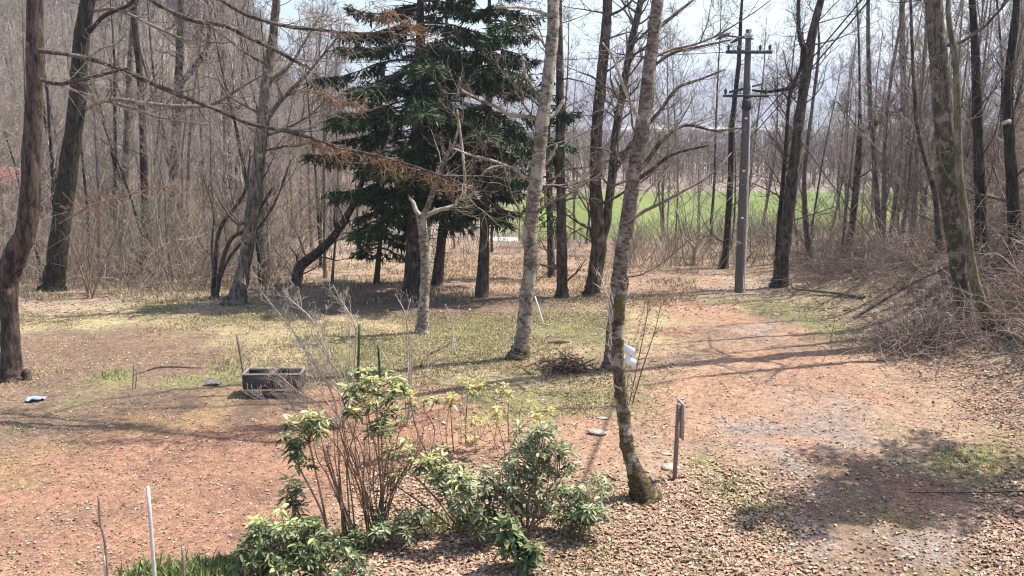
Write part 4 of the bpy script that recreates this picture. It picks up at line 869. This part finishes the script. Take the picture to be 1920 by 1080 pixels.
for k in range(16):
    z = 1.8+k*.38
    if z > H-.6: break
    s = 1 if k % 2 else -1; T = Tubes(); cc = tx*z/H; T.add([(cc+s*.08, 0, z), (cc+s*.24, 0, z)], [.012, .012], 5); link('step_bolt', T.mesh('step_bolt'), 'metal', up_root)
T = Tubes(); T.add([(.15, -.04, 0), (tx*.5+.13, -.04, H*.5), (tx*.8+.11, -.04, H*.8)], [.02]*3, 6); link('conduit', T.mesh('conduit'), 'porcelain', up_root)
def cable(label, a, b_, sag, r=.012, n=24, group=None):
    a, b_ = Vector(a), Vector(b_); pts = []
    for i in range(n):
        f = i/(n-1); p = a.lerp(b_, f); p.z -= sag*4*f*(1-f); pts.append(p-a)
    T = Tubes(); T.add([tuple(p) for p in pts], [r]*n, 5); link('overhead_cable', T.mesh('overhead_cable'), 'wire', None, a, label=label, cat='cable', group=group)
top = lambda py, dx: Vector((pb.x+tx*pole_x(py)/H+dx, pb.y-.12, pb.z+pole_x(py)))
cable('black service cable rising from the pole toward the house roof, upper one', top(240, .12), (4.2, 3.0, 8.9), .12, .013)
cable('black service cable rising from the pole toward the house roof, lower one', top(258, .12), (3.9, 3.0, 8.5), .12, .013)
cable('cable leaving the upper crossarm toward the left over the lawn woods', top(98, -.56), (-28, 60, 9), .8, .010)
cable('stay wire slanting from the pole down to the bank on the right', top(165, .4), (10.5, 24.5, G(10.5, 24.5)), .0, .012)
cable('slack cable running from the lower crossarm into the bank wood', top(180, .55), (16, 40, 8), .7, .012)

# ------------------------------------------------------------------ lawn objects
# planter box
pc = (gp(457, 745)+gp(570, 741))/2; wbx = (gp(570, 741)-gp(457, 745)).length; pc.y -= .12; pc.z = G(pc.x, pc.y)-.02
bx = empty('planter_box', pc+Vector((0, .2, 0)), .02, label='dark double planter box on slatted feet standing on the lawn', cat='planter box')
w2 = wbx/2; D2 = .18; Hb = .37
link('base', Boxes().box((0, -D2+.04, .06), (wbx*.9, .06, .08), bev=.008).box((0, D2-.04, .06), (wbx*.9, .06, .08), bev=.008).mesh('base'), 'greywood', bx)
for k in range(7):
    link('foot', Boxes().box((-w2+.08+k*(wbx-.16)/6, 0, .065), (.045, D2*2-.02, .12), bev=.006).mesh('foot'), 'greywood', bx)
link('lath', Boxes().box((-.05, -D2-.012, .145), (wbx-.12, .02, .03), bev=.003).mesh('lath'), 'lath', bx)
for s in (-1, 1):
    cx_ = s*w2/2; ww = w2-.012
    tr = link('trough', Boxes().box((cx_, -D2+.015, .14+Hb/2-.06), (ww, .03, Hb-.14), bev=.004).box((cx_, D2-.015, .14+Hb/2-.06), (ww, .03, Hb-.14), bev=.004)
              .box((cx_-ww/2+.015, 0, .14+Hb/2-.06), (.028, D2*2-.062, Hb-.14), bev=.004).box((cx_+ww/2-.015, 0, .14+Hb/2-.06), (.028, D2*2-.062, Hb-.14), bev=.004).box((cx_, 0, .16), (ww-.064, D2*2-.064, .03)).mesh('trough'), 'box', bx)
    zr = .14+Hb-.12+.012
    link('rim', Boxes().box((cx_, -D2+.012, zr), (ww+.01, .045, .022), bev=.004).box((cx_, D2-.012, zr), (ww+.01, .045, .022), bev=.004).box((cx_-ww/2+.012, 0, zr+.002), (.04, D2*2-.07, .022), bev=.004).box((cx_+ww/2-.012, 0, zr+.002), (.04, D2*2-.07, .022), bev=.004).mesh('rim'), 'boxrim', tr)
    link('soil', Boxes().box((cx_, 0, .22), (ww-.07, D2*2-.07, .06), bev=.01).mesh('soil'), 'soil', tr)
def rod(name, label, cat, base, top_, rpx, mat, Yt=0.0, mid=None, group=None):
    p = gp(*base) if not isinstance(base, Vector) else base; q = at(top_[0], top_[1], p.y+Yt); pts = [p+Vector((0, 0, -.1)), p]
    if mid: pts += [at(a, b_, p.y+Yt*.5) for a, b_ in mid]
    pts.append(q); qq = catmull(pts, 4); T = Tubes(); r = pr(p, rpx); T.add(qq-np.array(p), np.linspace(r, r*.85, len(qq)), 8); link(name, T.mesh(name, .05, 3), mat, None, p, label=label, cat=cat, group=group)
rod('wooden_stick', 'thin wooden stick leaning on the left end of the planter box', 'stick', (464,742), (444,626), 3, 'greywood', .1)
rod('green_stake', 'taller green stake standing behind the leafy shrub top', 'stake', (671,715), (674,608), 2.8, 'greenstake')
rod('green_stake', 'shorter green stake right of the taller one', 'stake', (713,720), (709,643), 2.6, 'greenstake')
rod('white_pole', 'whitish slim pole standing at the lower left edge of the lawn', 'pole', (293,1120), (277,912), 4.2, 'whitepole')
rod('bent_stick', 'thin bent brown stick left of the whitish pole', 'stick', (204,1120), (185,930), 2.6, 'greywood', 0, [(197,1020), (188,980)])
rod('garden_stake', 'short greyish stake right of the whitish pole', 'stake', (345,1115), (343,1030), 3.6, 'greywood')
rod('garden_stake', 'short pale stake just right of the thin bent stick', 'stake', (200,1120), (196,1040), 3.5, 'whitepole')
rod('green_stake', 'green stake in front of the lowest leafy shrub', 'stake', (490,1130), (486,997), 3.0, 'greenstake')
rod('bare_stick', 'thin dry stick in the grass left of the planter box', 'stick', (249,728), (251,678), 1.2, 'greywood')
rod('bare_stick', 'slightly leaning twin of the dry stick left of the planter box', 'stick', (254,728), (258,692), 1.2, 'greywood')
rod('brown_stump_stake', 'stout short brown stake among the dark shrub stems', 'stake', (884,985), (882,925), 5, 'stem')
rod('bamboo_cane', 'pale slanting cane leaning out of the lowest shrub', 'cane', (680,1075), (614,995), 4, 'whitepole')
rod('white_stick', 'short white stick slanting in the ground right of the speckled trunk', 'stick', (1018,604), (1003,556), 1.6, 'white')
# sign post seen edge-on
sp_ = gp(1265, 899); st = at(1268, 757, sp_.y); sroot = empty('sign_post', sp_, label='thin weathered post with a narrow board, by the flat stones', cat='post'); hh = st.z-sp_.z
link('post', Boxes().box((.005, 0, hh/2-.05), (.048, .048, hh+.1), ry=.015, bev=.006).mesh('post'), 'greywood', sroot)
link('board', Boxes().box((.055, .05, hh-.22), (.022, .26, .46), rz=.12, bev=.003).mesh('board'), 'palewood', sroot)
# stones
for k, (px, py, w, lab) in enumerate([(1256,878,.16,'larger flat pale stone beside the post foot'),(1250,852,.08,'smaller flat pale stone behind the larger one'),(560,648,.14,'pale lump of rock on the lawn, left of its pair'),(588,646,.12,'pale lump of rock on the lawn, right of its pair'),
        (1130,785,.09,'small pale stone on the path left of the crooked trunk'),(1120,812,.16,'flat pale slab in the path left of the crooked trunk'),(655,643,.08,'small pale stone beside the trunk shadow on the lawn'),(1455,590,.10,'small pale stone on the far road')]):
    p = gp(px, py); link('flat_stone', rock_mesh('flat_stone', w*.9, w*.6, w*.2, k), 'stone', None, p+Vector((0, 0, w*.1)), label=lab, cat='stone')
# stump by the left trunk
p = gp(51, 712); T = Tubes(); T.add([(0, 0, -.05), (0, 0, .02), (0, 0, .14), (.01, 0, .17)], [.085, .07, .06, .06], 9); link('tree_stump', T.mesh('tree_stump', .12, 2), 'brown', None, p, label='small sawn stump beside the thick bent trunk', cat='stump')
# crumpled sheets
def sheet(name, label, px, py, w, h, mat, seed):
    p = gp(px, py); n = 9; X, Yv = np.meshgrid(np.linspace(-w/2, w/2, n), np.linspace(-h/2, h/2, n)); Z = .02+.07*vnoise(X*14+seed, Yv*14+5, seed)
    X = X+.03*vnoise(Yv*9, X*9, seed+1); i = np.arange(n-1)[:, None]*n; j = np.arange(n-1)[None, :]; q = np.stack([i+j, i+j+1, i+n+j+1, i+n+j], -1).reshape(-1, 4)
    o = link(name, mesh_np(name, np.stack([X, Yv, Z], -1).reshape(-1, 3), q), mat, None, p, label=label, cat='sheet'); md = o.modifiers.new('thick', 'SOLIDIFY'); md.thickness = .006
sheet('plastic_sheet', 'crumpled bright blue sheet lying on the ground at the left edge', 66, 752, .26, .22, 'blue', 3)
sheet('plastic_sheet', 'crumpled grey blue sheet lying left of the planter box', 400, 722, .26, .16, 'greyplastic', 8)
# white sheet tied on the crooked trunk
Yc = gp(1208, 935).y; c0 = at(1180, 668, Yc-.05); root = empty('white_notice', c0, label='white two-panelled sheet fixed to the crooked trunk', cat='notice')
def qd(pts, name):
    V = [at(px, py, Yc-.05-dy)-c0 for px, py, dy in pts]; V2 = [v+Vector((0, .012, 0)) for v in V]; A = [tuple(v) for v in V+V2]
    link(name, mesh_np(name, A, [(0, 1, 2, 3), (7, 6, 5, 4), (0, 4, 5, 1), (1, 5, 6, 2), (2, 6, 7, 3), (3, 7, 4, 0)], smooth=False), 'white', root)
qd([(1171,663,0),(1171,645,.02),(1191,654,.05),(1190,670,.02)], 'upper_panel'); qd([(1168,680,0),(1176,664,0),(1193,676,.06),(1192,690,.05)], 'lower_panel')
# brush pile
p = gp(1062, 694); T = Tubes(); rng = random.Random(8)
for k in range(150):
    a = rng.uniform(0, 6.28); rr0 = abs(rng.gauss(0, .22)); h = max(.02, .3-.6*rr0)*rng.random(); q = (rr0*math.cos(a)*1.25, rr0*math.sin(a)*.8, h); d = unit((rng.gauss(0, 1), rng.gauss(0, 1), rng.gauss(0, .25)))
    pts = limb_pts(tuple(q[j]-d[j]*.18 for j in range(3)), d, rng.uniform(.2, .5), rng, .2, 0, 4); pts = [(v[0], v[1], max(.01, v[2])) for v in pts]; r_ = rng.uniform(.006, .026); T.add(pts, [r_, r_, r_*.8, r_*.5], 4)
link('brush_pile', T.mesh('brush_pile'), 'stem', None, p, label='heap of dark cut branches on the lawn right of the speckled trunk', cat='brush pile')
p = gp(1048, 645); T = Tubes(); T.add([(-.22, 0, .04), (0, .02, .05), (.22, .03, .04)], [.035, .04, .03], 8); link('fallen_log', T.mesh('fallen_log', .1), 'greywood', None, p, label='short straight log lying behind the brush pile', cat='log')
def log(label, pts, rpx, mat, name='fallen_branch', lift=.05):
    q = [gp(a, b_)+Vector((0, 0, l)) for a, b_, l in pts]; p = q[0].copy(); qq = catmull(q, 4); r = pr(p, rpx); T = Tubes(); T.add(qq-np.array(p), np.linspace(r, r*.4, len(qq)), 7); link(name, T.mesh(name, .12, 2), mat, None, p, label=label, cat='branch')
log('dark bough lying at the foot of the bank right of the forked dark trunk', [(1620,560,.03),(1560,553,.06),(1510,552,.12),(1484,545,.12),(1490,525,.35),(1530,515,.5)], 3, 'mossy')
log('moss-green fallen limb on the bank below the largest trunk', [(1870,625,.05),(1900,640,.1),(1925,655,.1)], 7, 'mossy')
log('pale fallen limb propped against the bank trunks', [(1600,600,.05),(1700,560,.3),(1780,540,.5)], 4, 'grey')
log('thin dark branch lying across the lawn beside the small forked tree', [(790,690,.02),(800,668,.02),(830,655,.04),(850,640,.03)], 2.5, 'twigdark')
log('thin dark branch lying on the dirt below the left wood edge', [(250,705,.01),(300,690,.02),(380,692,.02)], 2.5, 'twigdark')
log('thin dark strip lying on the far right verge of the road', [(1925,925,.03),(1840,928,.03),(1700,925,.01)], 1.6, 'dark')  # thin dark tube laid along the verge

# ------------------------------------------------------------------ shrubs in the near bed
def whorl_leaves(A, c, rng, n, L, Wr, droop, tilt):
    a0 = rng.uniform(0, 6.28)
    for k in range(n):
        a = a0+k*2.4; e = tilt+rng.gauss(0, .22); d = (math.cos(a)*math.cos(e), math.sin(a)*math.cos(e), math.sin(e)); w = (-math.sin(a), math.cos(a), rng.gauss(0, .4)); l = L*rng.uniform(.5, 1.2)
        A[0].append(tuple(c[j]+d[j]*.012 for j in range(3))); A[1].append(d); A[2].append(w); A[3].append(l); A[4].append(l*Wr*rng.uniform(.85, 1.15)); 
def shrub(name, label, base, blobs, seed, L=.11, Wr=.34, stemr=.009, dY=.18, stem='stem', extra=0, cat='shrub'):
    rng = random.Random(seed); p0 = gp(*base); root = empty(name, p0, label=label, cat=cat); T = Tubes(); by = {}
    for (cx, cy, rx, ry, n, mat, dy) in blobs:
        hub = at(cx, cy+ry*1.2, p0.y+dy); 
        T.add(catmull([p0+Vector((rng.uniform(-.05, .05), rng.uniform(-.05, .05), -.05)), p0.lerp(hub, .5)+Vector((rng.gauss(0, .05), rng.gauss(0, .05), 0)), hub], 4), np.linspace(stemr*1.7, stemr, 9), 6)
        for k in range(n):
            while True:
                u, v, w = rng.uniform(-1, 1), rng.uniform(-1, 1), rng.uniform(-1, 1)
                if u*u+v*v+w*w < 1: break
            c = at(cx+u*rx, cy+v*ry, p0.y+dy); c.y += w*(pr(c, rx)*.8); gz = G(c.x, c.y)+.03; c.z = max(c.z, gz)
            m1 = hub.lerp(c, .5)+Vector((rng.gauss(0, .02), rng.gauss(0, .02), -.03)); T.add([tuple(hub), tuple(m1), tuple(c)], [stemr*.7, stemr*.5, stemr*.35], 4)
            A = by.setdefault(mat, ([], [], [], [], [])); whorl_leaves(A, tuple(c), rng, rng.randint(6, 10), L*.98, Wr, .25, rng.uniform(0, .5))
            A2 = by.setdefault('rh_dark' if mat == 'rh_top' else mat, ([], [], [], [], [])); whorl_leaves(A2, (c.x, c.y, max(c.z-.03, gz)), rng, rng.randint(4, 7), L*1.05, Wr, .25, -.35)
    for k in range(extra):
        cx, cy, rx, ry = blobs[0][:4]; e = at(cx+rng.gauss(0, rx), cy+rng.gauss(0, ry), p0.y+rng.gauss(0, .15)); T.add(catmull([p0+Vector((rng.gauss(0, .08), rng.gauss(0, .08), -.05)), p0.lerp(e, .5)+Vector((rng.gauss(0, .05), 0, 0)), e], 3), np.linspace(stemr*.8, stemr*.3, 7), 4)
    me = T.mesh('stems', 0, seed); origin_to(me, p0); link('stems', me, stem, root)
    for mat, A in by.items():
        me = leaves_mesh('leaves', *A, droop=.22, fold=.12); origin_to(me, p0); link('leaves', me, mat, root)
shrub('rhododendron', 'leggy shrub with a yellow-green leaf head nearest the red dirt lawn', (628,1035), [(580,800,52,26,16,'rh_top',0),(560,845,40,25,9,'rh_dark',0),(545,905,20,22,5,'rh_top',0),(556,955,22,30,5,'rh_dark',0)], 1)
shrub('rhododendron', 'tallest leggy shrub with a flat light green top below the green stakes', (712,1010), [(705,715,62,22,22,'rh_top',0),(690,750,58,24,14,'rh_top',.1),(715,790,50,22,12,'rh_dark',0)], 2, L=.10, stemr=.008)
shrub('rhododendron', 'dense low dark green shrub at the bottom edge of the bed', (560,1100), [(540,1010,85,42,46,'rh_dark',0),(490,1045,60,35,30,'rh_dark',-.1),(600,1030,60,45,30,'rh_dark',.05),(530,980,65,28,16,'rh_top',.1),(560,1040,70,25,10,'rh_top',-.1),(650,1060,50,25,10,'rh_dark',-.1)], 3, L=.095)
shrub('rhododendron', 'loose green shrub filling the gap between the drooping and the silvery shrubs', (905,1025), [(885,930,42,40,14,'rh_grey',0),(900,975,45,28,10,'rh_dark',0),(860,900,25,20,5,'rh_top',0)], 9, L=.10)
shrub('rhododendron', 'low spreading green shrub between the brown stems and the litter', (740,1030), [(735,985,60,24,18,'rh_grey',0),(690,1000,40,20,9,'rh_dark',0),(790,965,40,18,7,'rh_dark',.1)], 4, L=.09)
shrub('rhododendron', 'mid-height shrub with pale green drooping leaves above the brown stems', (868,1000), [(820,868,60,26,20,'rh_top',0),(840,900,45,25,12,'rh_grey',0),(745,835,35,22,6,'rh_top',.1),(735,890,25,12,3,'rh_top',0)], 5, L=.10)
shrub('rhododendron', 'tall silvery green shrub in the middle of the bed', (985,1000), [(1010,830,65,42,30,'rh_grey',0),(960,900,70,45,26,'rh_grey',0),(1010,920,60,45,18,'rh_grey',.05),(930,950,50,40,14,'rh_dark',-.05),(1045,860,35,30,8,'rh_grey',0)], 6, L=.115, Wr=.3, stemr=.012)
shrub('rhododendron', 'rounded grey green shrub at the foot of the crooked trunk', (1088,1005), [(1095,945,55,26,22,'rh_grey',0),(1075,965,40,24,10,'rh_dark',0),(1110,915,45,18,8,'rh_grey',.1)], 7, L=.11, Wr=.3)
shrub('rhododendron', 'small dark glossy shrub at the bottom below the tall silvery one', (972,1072), [(970,1015,45,24,14,'rh_dark',0),(955,985,25,20,6,'rh_dark',0),(990,1045,30,16,6,'rh_dark',0)], 8, L=.13, Wr=.42)
for k, (b_, bl, lab) in enumerate([
  ((868,830), [(878,715,48,12,8,'rh_yel',0)], 'thin sapling with pale yellow leaves, left one of the far yellow row'),
  ((960,830), [(955,730,40,14,6,'rh_yel',0),(1000,768,40,12,6,'rh_yel',0)], 'thin sapling with yellow leaves, right one of the far yellow row'),
  ((905,850), [(900,800,38,20,7,'rh_yel',0)], 'low yellow leaved sapling left of the silvery shrub'),
  ((845,850), [(845,745,25,14,4,'rh_yel',0)], 'spindly yellow leaved sapling right of the tallest leggy shrub'),
  ((805,850), [(800,760,35,14,6,'rh_top',0),(770,740,25,10,4,'rh_yel',0)], 'spindly light green sapling just right of the tallest leggy shrub'),
  ((950,870), [(935,780,25,18,4,'rh_yel',0)], 'small yellow leaved sapling touching the silvery shrub')]):
    shrub('yellow_sapling', lab, b_, bl, 20+k, L=.085, Wr=.38, stemr=.006, cat='sapling', extra=3)
rng = random.Random(31)
st_ = []
for k in range(26):
    xt = rng.uniform(625, 800); yt = rng.uniform(770, 850); st_.append([(705+(xt-705)*.35+rng.gauss(0, 6), 930, 1.7), (705+(xt-705)*.75+rng.gauss(0, 6), 860), (xt, yt)])
clump('bare_shrub', 'many-stemmed bare brown shrub below the tallest leafy heads', (705,1012), st_, 'stem', 1.7, 5, dY=.35, twigs=5, kids=(2,), Lt=.3, rt=.003)
rng = random.Random(33); st_ = [[(655,900,2.0),(640,850),(600,800)], [(650,880,2),(662,820),(668,780)]]
for k in range(9):
    xt = rng.uniform(560, 640); st_.append([(640+(xt-640)*.4, 900, 1.8), (640+(xt-640)*.8, 860), (xt, rng.uniform(780, 870))])
clump('bare_shrub', 'thin brown bare shrub standing closest to the red dirt lawn', (655,1010), st_, 'stem', 2, 6, dY=.3, twigs=3, kids=(2,), Lt=.22, rt=.003)
# pale budded shrub
clump('budded_shrub', 'pale leafless shrub with budded tips reaching over the planter box', (640,800), [
  [(625,745,2.4),(585,670),(545,615),(500,560),(482,535)], [(640,740,2.2),(612,660),(585,600),(560,575),(535,555)], [(645,750,2.2),(600,700),(560,640),(540,600)],
  [(600,760,2.2),(560,735),(520,700),(510,690)], [(590,770,2),(545,755),(505,735)], [(580,775,2),(530,765),(490,745)], [(615,755,2),(590,715),(572,680)],
  [(650,730,1.8),(600,650),(575,620)], [(660,720,2),(668,640),(662,600),(640,565),(625,535)], [(600,765,1.8),(550,740),(530,710)], [(640,760,2),(625,690),(610,640),(600,600)]], 'palestem', 2.0, 7, dY=.4, twigs=16, kids=(3, 2), Lt=.36, rt=.0038)
clump('budded_shrub', 'pale leafless shrub with fine upright shoots behind the tallest leafy top', (768,800), [
  [(768,740,2),(768,660),(760,590),(740,550)], [(768,740,1.8),(765,670),(762,600),(770,560)], [(770,760,1.8),(772,700),(772,640)], [(760,750,1.6),(740,700),(705,640)], [(775,770,1.6),(800,700),(806,640)], [(650,800,1.5),(655,700),(655,610),(640,560)]], 'palestem', 2, 8, dY=.3, twigs=6, kids=(2,), Lt=.3, rt=.004)
clump('young_seedling', 'bare whitish sapling forking into a Y on the lawn', (848,660), [[(848,620,1.3),(847,597),(834,570)], [(848,620,1.3),(849,597),(862,572)]], 'whitepole', 1.8, 9, 'sapling', .05, 0)
clump('bare_shrub', 'whitish dry twigs sprouting beside the crooked trunk', (1165,760), [[(1150,640,2.2),(1132,540),(1122,510)], [(1155,640,2),(1142,560),(1125,540),(1112,530)], [(1152,690,2.2),(1146,640),(1142,590)], [(1168,650,1.8),(1160,600),(1148,560),(1138,500)], [(1160,700,2),(1150,670),(1140,640)], [(1180,700,1.8),(1186,730),(1172,745)]], 'palestem', 2, 10, dY=.12, twigs=5, kids=(2,), Lt=.25, rt=.004)
clump('thin_sapling', 'thin arching bare sapling on the road side of the crooked trunk', (1185,760), [[(1205,690,1.6),(1228,620),(1240,568)], [(1200,660,1.4),(1212,600),(1215,560)]], 'twigdark', 1.6, 11, 'sapling', .1, 2, (2,), .3)
clump('pale_shrub', 'bleached V-shaped shrub at the field edge left of the utility pole', (1302,498), [[(1302,465,4),(1280,440),(1272,400)], [(1305,465,4),(1322,440),(1332,425)], [(1284,490,3),(1278,440),(1268,390)], [(1300,470,2.5),(1287,420),(1285,390)]], 'pale', 3, 12, dY=.2, twigs=3, kids=(2,), Lt=.6)
# brambly mound at the foot of the mossy stem, made of arching canes
p = gp(1730, 650); T = Tubes(); rng = random.Random(19)
for k in range(900):
    a = rng.uniform(0, 6.28); rr0 = abs(rng.gauss(0, .75)); q = (rr0*math.cos(a)*1.2, rr0*math.sin(a)*.9); zb = G(p.x+q[0], p.y+q[1])-p.z
    d = unit((rng.gauss(-.2, .8), rng.gauss(0, .8), rng.uniform(.3, 1.2))); pts = limb_pts((q[0], q[1], zb), d, rng.uniform(.5, 1.5), rng, .25, -.16, 7); r_ = rng.uniform(.003, .008); T.add(pts, [r_]*4+[r_*.7, r_*.5, r_*.3], 3)
link('bramble_mound', T.mesh('bramble_mound'), 'bramble', None, p, label='low mound of tangled brown canes at the road edge of the bank', cat='brambles')
clump('young_shrub', 'bare bush with pale upright shoots at the edge of the left wood', (170,560), [[(150,500,2.5),(130,440)], [(172,490,2.5),(182,420),(190,380)], [(190,510,2.5),(215,450),(235,410)], [(160,500,2),(155,420),(150,360)]], 'stem', 2.5, 13, dY=.4, twigs=8, kids=(3,), Lt=.8)

# ------------------------------------------------------------------ haze
hz = Boxes().box((0, 1790, 60), (7600, 3900, 180)).mesh('haze')
hm = bpy.data.materials.new('haze_air'); hm.use_nodes = True; t = hm.node_tree; t.nodes.remove(t.nodes['Principled BSDF'])
pv = nd(t, 'ShaderNodeVolumePrincipled'); pv.inputs['Color'].default_value = (.80, .87, 1, 1); pv.inputs['Density'].default_value = .0006; pv.inputs['Anisotropy'].default_value = .3
t.links.new(pv.outputs[0], t.nodes['Material Output'].inputs['Volume'])
HAZE = True
if HAZE: link('haze', hz, hm, kind='stuff')
